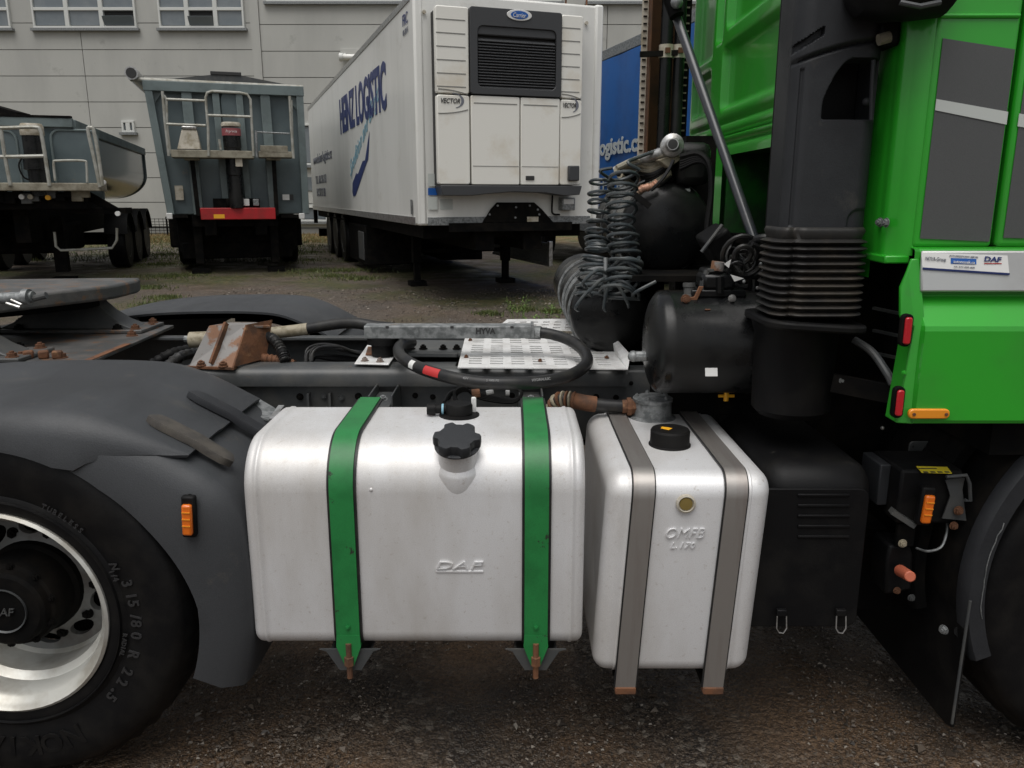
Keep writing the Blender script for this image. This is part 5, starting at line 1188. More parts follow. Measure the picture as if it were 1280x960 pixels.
# bracket and valve on top of it
zt_ = c.z+r3
MB().box((P(858, 380, Y3).x, Y3-.06, zt_-.01), (P(925, 380, Y3).x, Y3+.06, zt_+.012)).build('tank_saddle', M['tank_blk'], t3, bevel=.004)
a = P(861, 375, 2.40); MB().prism([P(852, 383, 2.39), P(868, 383, 2.39), P(876, 366, 2.39), P(880, 358, 2.39), P(874, 358, 2.39), P(868, 371, 2.39), P(852, 373, 2.39)], (0, .008, 0)).build('rust_plate', M['rust'], t3, bevel=.002)
MB().obox((P(893, 372, 2.45).x, 2.45, zt_+.035), (.10, .10, .05)).build('relay_valve', M['tank_blk'], t3, bevel=.012)
bolt(P(857, 374, 2.384), r=.011, m='rust'); bolt(P(915, 373, 2.384), r=.009, m='bright')
for pxs in ([(874, 378), (878, 352), (884, 338), (900, 336)], [(906, 380), (911, 358), (912, 346)]):
    for q0, q1 in zip(pxs, pxs[1:]): MB().beam(P(*q0, 2.42), P(*q1, 2.42), .008, .03, up=(0, 1, 0)).build('valve_bracket', M['chassis'], t3)
MB().obox(P(893, 353, 2.47), (.085, .09, .09)).build('valve_block', M['tank_blk'], tr, bevel=.01); MB().cyl(P(896, 338, 2.42), P(898, 327, 2.42), .020, n=12).build('fitting', M['rustgrey'], tr)
MB().lathe(P(861, 372, 2.42), (0, .1, 1), [(.02, 0), (.02, .008), (.016, .01), (.016, .03), (.019, .032), (.019, .045)], 12).build('fitting', M['chassis'], tr)
MB().cyl(P(900, 346, 2.4), P(900, 366, 2.4), .013, n=8).build('fitting', M['tank_blk'], tr)
MB().add([P(905, 330, 2.38), P(914, 324, 2.38), P(911, 335, 2.38)], [(0,1,2)]).build('torn_paper', M['white'], tr, solid=.001); MB().add([P(913, 343, 2.38), P(930, 348, 2.38), P(918, 352, 2.38)], [(0,1,2)]).build('cable_tie', M['white'], tr, solid=.001)
# crosswise tank with bands
XA = .385; ra = .158
pa, pb = Vector((XA, 4.42, 1.16)), Vector((XA-.0, 3.04, 1.175))
t2a = dished(pa, pb, ra, 'air_tank', d=.35); t2a['label'] = 'air tank lying crosswise with wire bands'
for y in (3.85, 3.52, 3.16): hoop((XA, y, 1.17), (0, 1, 0), ra, .018, 'galv', t2a, .008)
for y, w_ in ((3.40, .10),): MB().lathe((XA, y-.05, 1.17), (0, 1, 0), [(ra+.001, 0), (ra+.0015, .001), (ra+.0015, .10), (ra+.001, .101)], 40, cap=False).build('tank_sleeve', M['galv'], t2a)
# upper tank, end on
c2 = P(834, 284, 3.05); r2_ = .167
t1a = dished((c2.x, 3.0, c2.z), (c2.x, 4.1, c2.z), r2_, 'air_tank', d=.42); t1a['label'] = 'upper air tank with its domed end towards the camera'
hoop((c2.x-.02, 3.10, c2.z), (0, 1, 0), r2_+.012, .02, 'galv', t1a); hoop((c2.x-.04, 3.26, c2.z), (0, 1, 0), r2_+.014, .03, 'chassis', t1a)
MB().cyl(P(815, 238, 3.05), P(862, 239, 3.05), .012, n=8).build('bracket_bar', M['galv'], tr)
MB().beam((c2.x-.02, 3.3, 1.0), (c2.x-.02, 3.3, c2.z-r2_), .12, .06).beam((c2.x+.16, 3.3, 1.0), (c2.x+.16, 3.3, 1.85), .12, .08).build('tank_post', M['dark'], tr)
MB().box((.42, 2.8, 1.33), (.86, 3.7, 1.35)).build('tank_shelf', M['dark'], tr)
MB().box((.70, 2.9, 1.0), (.86, 3.6, 1.34)).build('valve_cabinet', M['tank_blk'], tr, bevel=.03)
# ------------------------------------------------ coiled hoses
def coil(cs, rad, turns, r, lab=None, seed=1, m='hosegrey', tail0=None, tail1=None, flat=.6):
    R = random.Random(seed); ax = smooth(cs, 12); n = turns*14; pts = []; jit = [R.uniform(.88, 1.12) for _ in range(turns+3)]; tl = [(R.uniform(-.2, .2), R.uniform(-.15, .15)) for _ in range(turns+3)]
    for i in range(n+1):
        t = i/n; f = t*(len(ax)-1); k = min(int(f), len(ax)-2); c_ = ax[k].lerp(ax[k+1], f-k); th = 2*pi*i/14; j = i/14; jj = int(j); q = jit[jj]*(1-(j-jj))+jit[jj+1]*(j-jj)
        rr = (rad(t) if callable(rad) else rad)*q; tx, ty = tl[jj][0]*(1-j+jj)+tl[jj+1][0]*(j-jj), tl[jj][1]*(1-j+jj)+tl[jj+1][1]*(j-jj)
        v = Vector((cos(th)*rr, sin(th)*rr, 0)); v.z = v.x*tx+v.y*ty-.35*v.y; pts.append(c_+v)
    if tail0: pts = smooth([*tail0, pts[0]], 5)[:-1]+pts
    if tail1: pts = pts+smooth([pts[-1], *tail1], 5)[1:]
    o = MB().tube(pts, r, 8).build('coiled_air_hose', M[m], tr)
    if lab: o['label'] = lab
coil([P(752, 222, 3.2), P(749, 262, 3.2), P(746, 300, 3.2), P(749, 312, 3.18)], .044, 10, .0060, 'leftmost coiled air hose', 1, tail0=[P(765, 210, 3.1), P(750, 214, 3.1)])
coil([P(752, 306, 3.05), P(746, 330, 3.02), P(744, 352, 3.0), P(742, 372, 2.98)], lambda t: .050+.02*t, 6, .0066, 'lower left coiled air hose', 5, tail1=[P(760, 372, 2.9), P(800, 374, 2.9)])
coil([P(781, 214, 2.95), P(777, 250, 2.95), P(777, 290, 2.95), P(783, 318, 2.95)], .053, 9, .0064, 'right coiled air hose', 3, tail0=[P(830, 185, 3.05), P(800, 196, 3.0), P(785, 203, 2.95)])
coil([P(782, 320, 2.9), P(778, 345, 2.88), P(770, 368, 2.85)], lambda t: .052+.015*t, 4, .0066, 'lower right coiled air hose', 8, tail1=[P(795, 365, 2.8), P(820, 352, 2.8)])
R_ = random.Random(21)
for k in range(9):     # splayed hose loops over the tank
    a0 = P(760+R_.uniform(-6, 10), 350+R_.uniform(-12, 12), 2.9); an = R_.uniform(-2.9, .4); l = R_.uniform(.08, .14)
    e = a0+Vector((cos(an)*l, -.05, sin(an)*l*.8)); MB().tube(smooth([a0, a0.lerp(e, .5)+Vector((0, -.02, .03)), e, e+Vector((.01, .03, -.02))], 5), .0062, 8).build('hose_loop', M['hosegrey'], tr)
MB().tube([P(757, 322, 2.9), P(757, 378, 2.88)], .008, 6).build('hose_hanger', M['galv'], tr)
# couplings and wrapped hoses above
MB().tube(smooth([P(768, 213, 3.1), P(790, 203, 3.08), P(812, 196, 3.05), P(832, 190, 3.02)], 10), .018, 12, rad=lambda t: .014+.008*t+.0015*sin(t*95)).build('wrapped_hose', M['bright'], tr)
MB().tube(smooth([P(795, 243, 3.0), P(803, 236, 3.0), P(815, 233, 3.0), P(822, 228, 3.0)], 8), .014, 10, rad=lambda t: .014+.0015*sin(t*40)).build('wrapped_hose', M['copper'], tr)
for k in range(9):
    MB().tube(smooth([P(770+8*R_.random(), 210+4*k*R_.random(), 3.05), P(795, 200+5*k, 3.06+.02*k), P(815, 205+4*k, 3.06), P(838, 195+3*k, 3.05)], 6), .008+.004*R_.random(), 8).build('supply_line', M[R_.choice(['sand', 'walk', 'rubber_d', 'black'])], tr)
v0 = P(840, 183, 3.0)
cv = MB().lathe(v0, (-.15, -1, .05), [(.0, .07), (.02, .07), (.026, .05), (.04, .045), (.043, .0), (.03, -.03), (.03, -.06)], 20).build('gladhand_coupling', M['bright'], tr)
MB().lathe(v0, (-.15, -1, .05), [(.0, .075), (.016, .074), (.018, .068)], 14).build('coupling_seal', M['seam'], cv)
MB().prism([P(822, 200, 2.98), P(850, 190, 2.98), P(855, 197, 2.98), P(836, 210, 2.98)], (0, .08, 0)).build('coupling_bracket', M['sand'], tr, bevel=.004)
MB().box((P(845, 200, 3.05).x, 3.02, P(850, 232, 3.05).z), (P(888, 200, 3.05).x, 3.3, P(850, 178, 3.05).z)).build('valve_cluster', M['tank_blk'], tr, bevel=.03)
MB().obox(P(828, 215, 3.1), (.09, .1, .09)).build('valve_cluster', M['black'], tr, bevel=.02)
for k in range(6):
    MB().tube(smooth([P(850, 196+3*k, 2.95), P(872, 192+2*k, 2.93), P(886, 205+k, 2.9), P(889, 240, 2.88), P(884+k, 290, 2.86), P(892+3*k, 330, 2.84)], 6), .011 if k == 0 else .008, 8).build('brake_hose', M['black'], tr)
MB().tube(smooth([P(842, 200, 2.9), P(836, 212, 2.9), P(826, 226, 2.9), P(814, 238, 2.92)], 6), .006, 6).build('air_line', M['rubber_d'], tr)
MB().beam(P(793, 243, 2.9), P(812, 258, 2.9), .02, .02).build('hose_end', M['black'], tr)

# ------------------------------------------------ exhaust guard on the far side
EX = [P(px, 120, 4.3).x for px in (797, 806, 825, 858)]
eg = MB().box((EX[1]-.012, 4.12, 1.72), (EX[1]-.006, 4.34, 3.1)).box((EX[1]-.006, 4.33, 1.72), (EX[3], 4.34, 3.1)).build('exhaust_guard', M['brown'], tr)
pe = MB().box((EX[0]-.006, 4.20, 1.74), (EX[1]-.012, 4.208, 3.1)).build('guard_edge', M['cream'], eg)
sl = None
for k in range(40):
    z = 1.78+k*.033; loc = Vector(((EX[0]+EX[1])/2-.009, 4.196, z))
    if sl is None: sl = MB().box((-.009, -.003, -.003), (.009, .003, .003)).build('guard_slot', M['dark'], eg, off=(0,0,0)); sl.location = loc-OFF
    else: inst(sl, loc-OFF, eg)
for px, r in ((830, .030), (846, .026)):
    x = P(px, 100, 4.15).x; pp = MB().cyl((x, 4.12, 1.74), (x, 4.12, 3.1), r, n=18).build('exhaust_pipe', M['tank_blk'], tr)
    z = P(px, 66, 4.15).z; MB().cyl((x, 4.12, z-.03), (x, 4.12, z+.03), r+.006, n=18).build('pipe_clamp', M['cream'], pp); MB().box((x-.012, 4.075, z-.012), (x+.012, 4.09, z+.012)).build('clamp_bolt', M['brown'], pp)
x = P(850, 100, 4.05).x; se = None
MB().box((EX[3]-.045, 4.24, 1.74), (EX[3]-.005, 4.25, 3.1)).build('rear_plate', M['dark'], tr)
for k in range(36):
    z = 1.80+k*.036; loc = Vector((EX[3]-.03, 4.235, z))
    if se is None: se = MB().box((-.014, -.003, -.0035), (.014, .003, .0035)).build('plate_slot', M['walk'], tr, off=(0,0,0)); se.location = loc-OFF
    else: inst(se, loc-OFF, tr)
MB().beam(P(800, 68, 4.1), P(852, 66, 4.1), .02, .025).build('pipe_bar', M['dark'], tr)
# diagonal stay
MB().tube([P(836, -20, 3.1), P(842, 10, 3.05), P(943, 300, 2.55)], .0165, 14).build('diagonal_stay', M['stay'], tr)
MB().cyl(P(838, -2, 3.02), P(846, 20, 3.0), .026, n=12).build('stay_end', M['dark'], tr)
MB().sphere(P(846, 3, 2.98), .022, 10, 6).build('stay_bolt', M['galv'], tr)

# ------------------------------------------------ cab
XC = .95
def sdrect(u, v, u0, u1, v0, v1, r):
    cx, cy, hx, hy = (u0+u1)/2, (v0+v1)/2, (u1-u0)/2-r, (v1-v0)/2-r
    dx, dy = abs(u-cx)-hx, abs(v-cy)-hy
    return sqrt(max(dx, 0)**2+max(dy, 0)**2)+min(max(dx, dy), 0)-r
def sm_(e0, e1, x): t = min(1, max(0, (x-e0)/(e1-e0))); return t*t*(3-2*t)
RECT = [(2.45, 3.84, 2.005, 2.265, .03), (2.45, 3.80, 2.345, 2.95, .03), (4.06, 4.44, 2.02, 2.20, .02), (4.06, 4.44, 2.27, 2.9, .02), (3.88, 3.99, 2.31, 2.7, .02)]
def wall_fn(y, z):
    d = 0
    for u0, u1, v0, v1, r in RECT: d += .032*sm_(.012, -.014, sdrect(y, z, u0, u1, v0, v1, r))
    for zc in (1.945, 1.888, 1.845): d += .018*sm_(.013, .003, abs(z-zc))*sm_(2.2, 2.3, y)*sm_(4.5, 4.45, y)
    d -= .012*sm_(1.888, 1.878, z)*sm_(2.15, 2.22, y)
    d += .05*sm_(4.46, 4.56, y)**2
    return Vector((XC+d, y, z))
def arch(y, z):
    return not (z < 1.80 and sdrect(y, z, 2.30, 3.70, 1.0, 1.80, .10) < 0)
cab = MB().grid(2.14, 4.56, 176, 1.41, 3.0, 120, wall_fn, arch).build('cab_rear_wall', M['green'], tr, ang=60, recalc=False)
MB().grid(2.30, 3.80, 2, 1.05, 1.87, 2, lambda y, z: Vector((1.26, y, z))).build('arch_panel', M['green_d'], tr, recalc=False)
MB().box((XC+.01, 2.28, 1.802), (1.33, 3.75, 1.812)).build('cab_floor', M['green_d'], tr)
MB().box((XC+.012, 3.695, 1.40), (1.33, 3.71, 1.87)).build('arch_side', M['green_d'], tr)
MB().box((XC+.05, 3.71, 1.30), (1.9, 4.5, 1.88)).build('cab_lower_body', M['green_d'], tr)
a = P(925, 207, 2.9); MB().box((1.0, 2.72, 1.735), (1.02, 3.0, 1.80)).build('arch_bracket', M['green'], tr, bevel=.003)
MB().box((1.18, 2.45, 1.0), (1.30, 3.4, 1.52)).build('radiator_block', M['dark'], tr, bevel=.03)
# cab side: rear corner pillar, quarter panels
def cyl_corner(y, z):  # vertical rounded corner between rear wall and side
    a = y; r = .05
    return Vector((1.0+.0-r*cos(a)*1.0+.0, 2.06+.0-r*sin(a)*1.0+.0, z))
zc0, zc1 = 1.475, 3.0
MB().grid(0, 1, 14, zc0, zc1, 60, lambda u, v: Vector((XC+(.0 if u < .5 else 0)+.055*(1-cos(u*pi/2))*1.0-.0, 2.145-.115*sin(u*pi/2)-.0, v))+Vector((-.006*sm_(.25, .3, u)*sm_(.5, .45, u), 0, 0))).build('cab_corner', M['green'], tr, recalc=False)
MB().box((XC-.012, 2.03, 1.455), (XC+.05, 2.15, 1.475)).build('corner_flange', M['green'], tr, bevel=.004)
for dx in (0, .022): bolt((XC-.002+dx*0, 2.10-dx*1.6, 1.555), ax=(-1, -.2, 0), r=.009, m='galv')
YS = 2.025
sidep = MB().prism([(a, YS, b) for a, b in rrect(1.0, 1.198, 1.495, 3.0, .012, 4)], (0, .05, 0)).build('cab_side_panel', M['green'], tr, bevel=.01, seg=3)
door = MB().prism([(a, YS-.002, b) for a, b in rrect(1.208, 2.3, 1.495, 3.0, .014, 4)], (0, .05, 0)).build('cab_door', M['green'], tr, bevel=.012, seg=3)
MB().box((1.0, YS+.045, 1.48), (2.4, YS+.07, 3.0)).build('door_frame', M['seam'], tr)
zt1 = P(1230, 40, YS).z
MB().tube([(1.005, YS-.001, zt1+.035), (1.19, YS-.001, zt1+.035)], .006, 8).build('side_crease', M['green'], sidep)
MB().tube([(1.215, YS-.001, zt1+.035), (2.2, YS-.001, zt1+.035)], .006, 8).build('side_crease', M['green'], door)
def film(x0, x1, zs, nm, m, par, y=YS-.003): return MB().add([(x0, y, zs[0]), (x1, y, zs[1]), (x1, y, zs[2]), (x0, y, zs[3])], [(0,1,2,3)]).build(nm, m, par, solid=.0012, recalc=False)
zA = [P(1160, 298, YS).z, P(1245, 302, YS).z, P(1278, 62, YS).z, P(1190, 48, YS).z]
zS0 = [P(1172, 138, YS).z, P(1268, 156, YS).z, P(1270, 140, YS).z, P(1176, 124, YS).z]
film(1.016, 1.190, zA, 'grey_film', M['film'], sidep); film(1.016, 1.192, zS0, 'white_stripe', M['whitefilm'], sidep, YS-.005)
dz = zS0[1]-zS0[0]
film(1.222, 1.60, [zA[0]+.002, zA[1]-.002, zA[2]-.06, zA[2]-.01], 'grey_film', M['film'], door, YS-.005); film(1.218, 1.60, [zS0[1]-.004, zS0[1]+2*dz, zS0[2]+2*dz, zS0[2]-.004], 'white_stripe', M['whitefilm'], door, YS-.007)
# ---- lower side fairing with reflectors
prof = [(2.03, 1.497), (2.0, 1.494), (1.996, 1.487), (1.990, 1.392), (1.990, 1.384), (1.988, 1.378), (1.940, 1.325), (1.928, 1.312), (1.925, 1.30), (1.925, 1.075), (1.930, 1.066), (2.05, 1.060)]
def shift(x, y, z): return x
MB().loft([[Vector((x, y+(.0 if x > 1 else .012), z)) for y, z in prof] for x in (1.0, 1.006, 2.4)], cap=False, closed=False).build('side_fairing', M['green'], tr, ang=30, solid=.004)
lfp = [(.985, 1.47), (.978, 1.44), (.965, 1.40), (.972, 1.33), (.982, 1.31), (.966, 1.065), (1.01, 1.062), (1.01, 1.31), (1.005, 1.47)]
MB().loft([[Vector((x, 1.936 if z < 1.32 else 1.99, z)) for x, z in lfp], [Vector((x, 2.0+.0, z)) for x, z in lfp]]).build('fairing_edge', M['green'], tr, ang=40, bevel=.003)
sp = MB().loft([[Vector((1.004, 1.982, 1.490)), Vector((1.002, 1.958, 1.393)), Vector((1.002, 1.975, 1.39)), Vector((1.004, 1.99, 1.490))], [Vector((2.4, 1.982, 1.490)), Vector((2.4, 1.958, 1.393)), Vector((2.4, 1.975, 1.39)), Vector((2.4, 1.99, 1.490))]]).build('silver_panel', M['silver'], tr, bevel=.004)
def onp(px, py):   # on the silver panel
    v = P(px, py, 1.966); return v
a, b, c_, d_ = P(1155, 336, 1.962), P(1263, 343, 1.962), P(1264, 320, 1.962), P(1156, 316, 1.962)
def py_(z): return 1.958+(z-1.393)*(.024/.097)-.0015
st_ = MB().add([Vector((v.x, py_(v.z)-.001, v.z)) for v in (a, b, c_, d_)], [(0,1,2,3)]).build('dealer_sticker', M['white'], sp, recalc=False, solid=.0008)
def stk(s, px0, py0, px1, h, m, **k):
    v = P(px0, py0, 1.962); v2 = P(px1, py0+(px1-px0)*.06, 1.962); xd = Vector((v2.x-v.x, 0, v2.z-v.z)); o = Vector((v.x, py_(v.z)-.003, v.z))
    text_mb(s, o, xd, Vector((0, .24, .97)), (v2-v).length, h, .001, **k).build('sticker_lettering', M[m], st_)
stk('DAF', 1233, 327, 1255, .0125, 'navy', bold=.03, shear=.15); stk('NOVA-Group', 1159, 327, 1185, .012, 'greyprint', shear=.2)
v = P(1192, 323, 1.962); v2 = P(1223, 331, 1.962); MB().add([Vector((x, py_(z)-.002, z)) for x, z in ((v.x, v2.z+.002), (v2.x, v2.z), (v2.x, v.z-.002), (v.x, v.z))], [(0,1,2,3)]).build('sticker_block', M['blue'], st_, recalc=False, solid=.0008)
stk('autonosek.cz', 1194, 329, 1221, .0075, 'white'); 
stk('AUTORIZOVANY SERVIS', 1190, 321, 1226, .004, 'greyprint'); stk('tel. 577 000 000', 1194, 334.2, 1220, .0035, 'greyprint')
v = P(1155, 335, 1.962); v2 = P(1263, 342, 1.962); MB().add([Vector((v.x, py_(v.z)-.003, v.z-.004)), Vector((v2.x, py_(v2.z)-.003, v2.z-.004)), Vector((v2.x, py_(v2.z)-.003, v2.z+.001)), Vector((v.x, py_(v.z)-.003, v.z+.001))], [(0,1,2,3)]).build('sticker_border', M['navy'], st_, recalc=False, solid=.0008)
v = P(1233, 329, 1.962); MB().box((v.x, py_(v.z)-.003, v.z-.0025), (P(1255, 329, 1.962).x, py_(v.z)-.002, v.z-.0005)).build('sticker_underline', M['redprint'], st_)
for (px, py) in ((1133, 413), (1123, 503)):
    p = P(px, py, 1.925); b = MB().prism([(p.x+u, 1.922, p.z+v) for u, v in rrect(-.014, .014, -.040, .040, .012, 4)], (0, .016, 0)).build('red_reflector', M['dark'], tr, bevel=.002)
    MB().prism([(p.x+u, 1.914, p.z+v) for u, v in rrect(-.0085, .0085, -.033, .033, .006, 4)], (0, .009, 0)).build('lens', M['red'], b, bevel=.003)
p = P(1161, 517, 1.92); b = MB().prism([(p.x+u, 1.914, p.z+v) for u, v in rrect(-.052, .050, -.0125, .0125, .011, 4)], (0, .012, 0)).build('orange_reflector', M['orange_r'], tr, bevel=.003)
for dx in (-.040, .040): MB().cyl((p.x+dx, 1.914, p.z), (p.x+dx, 1.9105, p.z), .004, n=8).build('rivet', M['rust'], b)
bolt(P(1130, 466, 1.934), r=.005, m='green')
# ---- air intake column
def col_front(x, z):
    r = .045; x0, x1 = .705, .930; y = 2.12
    e = min(x-x0, x1-x)
    if e < r: y += r-sqrt(max(0, r*r-(r-e)**2))
    # rear side runs on
    # window
    qx, qz = P(1026, 148, 2.12), P(1087, 72, 2.12)
    u = (x-qx.x)/(qx.x+.118-qx.x); v = (z-qz.z)/(qz.z-qz.z+1e-9) if 0 else (z-P(1026, 150, 2.12).z)/(P(1026, 72, 2.12).z-P(1026, 150, 2.12).z)
    d = 0
    if 0 < u and 0 < v < 1:
        lim = .5-.5*0
        top = 1-(1-min(1, u/.62))**2 if u < .62 else 1
        top = .30+.70*top
        if v < top: d = .13*sm_(0, .12, u)*sm_(0, .08, v)*sm_(0, .10, top-v)
    y += d
    # sloping shoulder seam and slot
    seam = P(955, 78, 2.12).z+(x-.705)/.225*(P(1080, 48, 2.12).z-P(955, 78, 2.12).z)*(1+.6*(1-(x-.705)/.225))
    y += .008*sm_(.008, .002, abs(z-seam))
    if z > seam: y -= .006
    s0, s1 = P(987, 66, 2.12), P(1030, 38, 2.12); t = (x-s0.x)/(s1.x-s0.x)
    if 0 < t < 1 and abs(z-(s0.z+t*(s1.z-s0.z))) < .010: y += .02
    if abs(x-P(997, 180, 2.12).x) < .0035 and 1.545 < z < P(1000, 85, 2.12).z: y += .006
    # small inset lower right
    s = sdrect(x, z, P(1060, 268, 2.12).x, 1.1, 1.50, P(1060, 262, 2.12).z, .03); y += .006*sm_(.003, -.003, s)
    return Vector((x, y, z))
CZ0, CZ1 = P(1020, 291, 2.12).z, 2.6
ic = MB().grid(.705, .930, 110, CZ0, CZ1, 300, col_front, lambda x, z: not (col_front(x, z).y > 2.155 and .72 < x < .925)).build('air_intake', M['plastic'], tr, ang=60, recalc=False)
MB().box((.706, 2.262, CZ0), (.929, 2.285, CZ1)).build('intake_back', M['black'], ic, bevel=.01)  # black back: the dark hollow of the intake window is put into its colour
for x0 in (.7055, .9235): MB().box((x0, 2.158, CZ0), (x0+.006, 2.264, CZ1)).build('intake_side', M['plastic'], ic)
MB().tube(smooth([P(1089, 150, 2.11), P(1090, 110, 2.11), P(1092, 75, 2.11)], 4), .006, 8).build('intake_post', M['plastic'], ic)
MB().sphere(P(1083, 128, 2.16), .012, 10, 6).build('clip_knob', M['plastic'], ic)
# snorkel head reaching over the corner, with a mirror base
rg = []
for t, c_, rx, rz in ((0, P(1060, -14, 2.08), .03, .03), (.15, P(1075, -22, 2.06), .08, .075), (.4, P(1110, -24, 2.03), .10, .09), (.75, P(1150, -24, 2.01), .10, .085), (.95, P(1180, -22, 2.0), .09, .075), (1, P(1187, -22, 2.0), .07, .06)):
    rg.append([c_+Vector((0, rx*cos(2*pi*k/20), rz*sin(2*pi*k/20))) for k in range(20)])
MB().loft(rg).build('snorkel_head', M['black'], tr)
MB().tube([P(1125, 3, 1.90), P(1150, 8, 1.89), P(1175, 3, 1.90)], .006, 8).build('head_rim', M['chassis'], tr)
MB().obox(P(1105, 45, 2.14), (.05, .08, .06)).build('snorkel_bracket', M['black'], tr, bevel=.01)
MB().cyl(P(1098, 50, 2.1), P(1112, 46, 2.1), .014, n=10).build('bracket_clip', M['walk'], tr)
# bellows
def bsec(s, x0=.672, x1=.942, y0=2.10, y1=2.46, n=56):
    o = []; x0 -= s; x1 += s; y0 -= s; y1 += s
    base = rrect(x0, x1, y0, y1, .07, 12)
    for a, b in base:
        if b < y0+.06: b += .018*math.exp(-((a-.735)/.014)**2)
        o.append((a, b))
    return o
# add points along the front edge so that the notch shows
def bring(s, z, dzf=0):
    base = []; b0 = rrect(.695-s, .930+s, 2.098-s, 2.29+s, .05+s, 8)
    for (p, q) in zip(b0, b0[1:]+b0[:1]):
        m_ = max(1, int(sqrt((p[0]-q[0])**2+(p[1]-q[1])**2)/.012))
        for k in range(m_): base.append((p[0]+(q[0]-p[0])*k/m_, p[1]+(q[1]-p[1])*k/m_))
    out = []
    for a, b in base:
        f = math.exp(-((a-.735)/.010)**2) if b < 2.2 else 0
        out.append(Vector((a, b+.020*f, z-(.018*(1-((a-.8)/.14)**2) if 0 else 0))))
    return out
zb1 = P(1020, 399, 2.1).z; zb0 = CZ0+.004
rings = []
nn = 10; seq = [(-.006, zb0+.01), (.0, zb0), (-.008, zb0-.02), (.008, zb0-.028), (-.010, zb0-.036)]
L0 = zb0-.036; stepz = (L0-zb1)/nn
for k in range(nn):
    z = L0-k*stepz
    seq += [(-.016, z-stepz*.03), (-.004, z-stepz*.16), (.005, z-stepz*.34), (.008, z-stepz*.5), (.005, z-stepz*.66), (-.004, z-stepz*.84), (-.016, z-stepz*.97)]
cnt = None
for s, z in seq:
    r = bring(max(s, -.03), z)
    if cnt is None: cnt = len(r)
    rings.append(r)
m_ = min(len(r) for r in rings)
def resample(r, n):
    L = [0]
    for a, b in zip(r, r[1:]+r[:1]): L.append(L[-1]+(b-a).length)
    out = []; j = 0
    for k in range(n):
        t = L[-1]*k/n
        while L[j+1] < t: j += 1
        f = (t-L[j])/max(1e-9, L[j+1]-L[j]); out.append(r[j].lerp(r[(j+1) % len(r)], f))
    return out
rings = [resample(r, 150) for r in rings]
MB().loft(rings).build('bellows', mat('bellows_rubber', (.022,.021,.020), .5, spec=.35, col2=(.05,.042,.033), ns=7, bump=.1), tr, ang=70)
lipz = zb1
q = rrect(.672, .950, 2.065, 2.36, .07, 8)
MB().loft([[Vector((a, b, lipz-.022-(a-.66)*.06)) for a, b in q], [Vector((a*.995+.004, b, lipz-.001-(a-.66)*.06)) for a, b in q]]).build('intake_flange', M['black'], tr, bevel=.006)
MB().lathe((.815, 2.27, 1.0), (0, 0, 1), [(.09, 0), (.11, .02), (.115, .24), (.125, .27), (.125, .285)], 28).build('air_filter', M['black'], tr)
bolt(P(1051, 475, 2.15), r=.009, m='galv'); 
MB().beam(P(1040, 478, 2.16), P(1112, 492, 2.1), .02, .05).build('filter_strap', M['dark'], tr)
MB().tube(smooth([P(1068, 425, 2.2), P(1090, 440, 2.15), P(1108, 465, 2.1), P(1116, 480, 2.08)], 6), .011, 10).build('drain_hose', M['chassis'], tr)
# reservoir (tilted) and wire nest beside the column
p = P(897, 306, 2.6); rv = MB().obox(p, (.085, .12, .10), Matrix.Rotation(radians(-33), 3, 'Y') @ Matrix.Rotation(radians(10), 3, 'X')).build('fluid_reservoir', M['black'], tr, bevel=.012, seg=3)
q0, q1 = P(877, 315, 2.53), P(903, 281, 2.53); MB().tube([q0, q0.lerp(q1, .5), q1], .006, 8).build('reservoir_edge', M['chassis'], rv)
R_ = random.Random(77)
for k in range(16):
    c0 = P(925+R_.uniform(-12, 14), 330+R_.uniform(-14, 14), 2.45+R_.uniform(-.06, .1)); rr = R_.uniform(.02, .055); tl = R_.uniform(-.6, .6); a0 = R_.uniform(0, 6)
    pts = [c0+Vector((cos(a0+t*.35)*rr, sin(a0+t*.35)*rr*tl, sin(a0+t*.35)*rr)) for t in range(15)]
    MB().tube(pts, R_.choice([.004, .006, .0075]), 7).build('cable_loop', M[R_.choice(['rubber_d', 'black', 'rubber_d'])], tr)
for k in range(7):
    MB().tube(smooth([P(930+R_.uniform(-12, 12), 318, 2.5), P(938+4*k, 350, 2.5), P(930+6*k, 400, 2.52), P(935+5*k, 440, 2.5)], 6), .006, 6).build('cable', M[R_.choice(['rubber_d', 'black', 'chassis'])], tr)
MB().tube(smooth([P(935, 312, 2.45), P(945, 300, 2.42), P(958, 297, 2.40), P(972, 298, 2.4)], 6), .012, 10).build('cable', M['rubber_d'], tr)
for px, py, m_ in ((930, 352, 'galv'), (951, 330, 'galv'), (955, 399, 'sand'), (947, 360, 'bright')): MB().sphere(P(px, py, 2.4), .006, 8, 5).build('fitting', M[m_], tr)
# dark structure under and behind
MB().box((.50, 2.62, .75), (1.0, 2.84, 1.30)).build('side_carrier', M['dark'], tr, bevel=.02)
MB().box((.97, 2.5, .55), (1.6, 2.72, 1.50)).build('engine_shroud', M['dark'], tr, bevel=.02)
MB().box((.99, 2.45, 1.42), (1.35, 3.9, 1.46)).build('heat_shield', M['dark'], tr)
for k in range(3): MB().beam(P(1092, 385+k*28, 2.3), P(1125, 392+k*28, 2.2), .01, .008).build('brake_pipe', M['chassis'], tr)
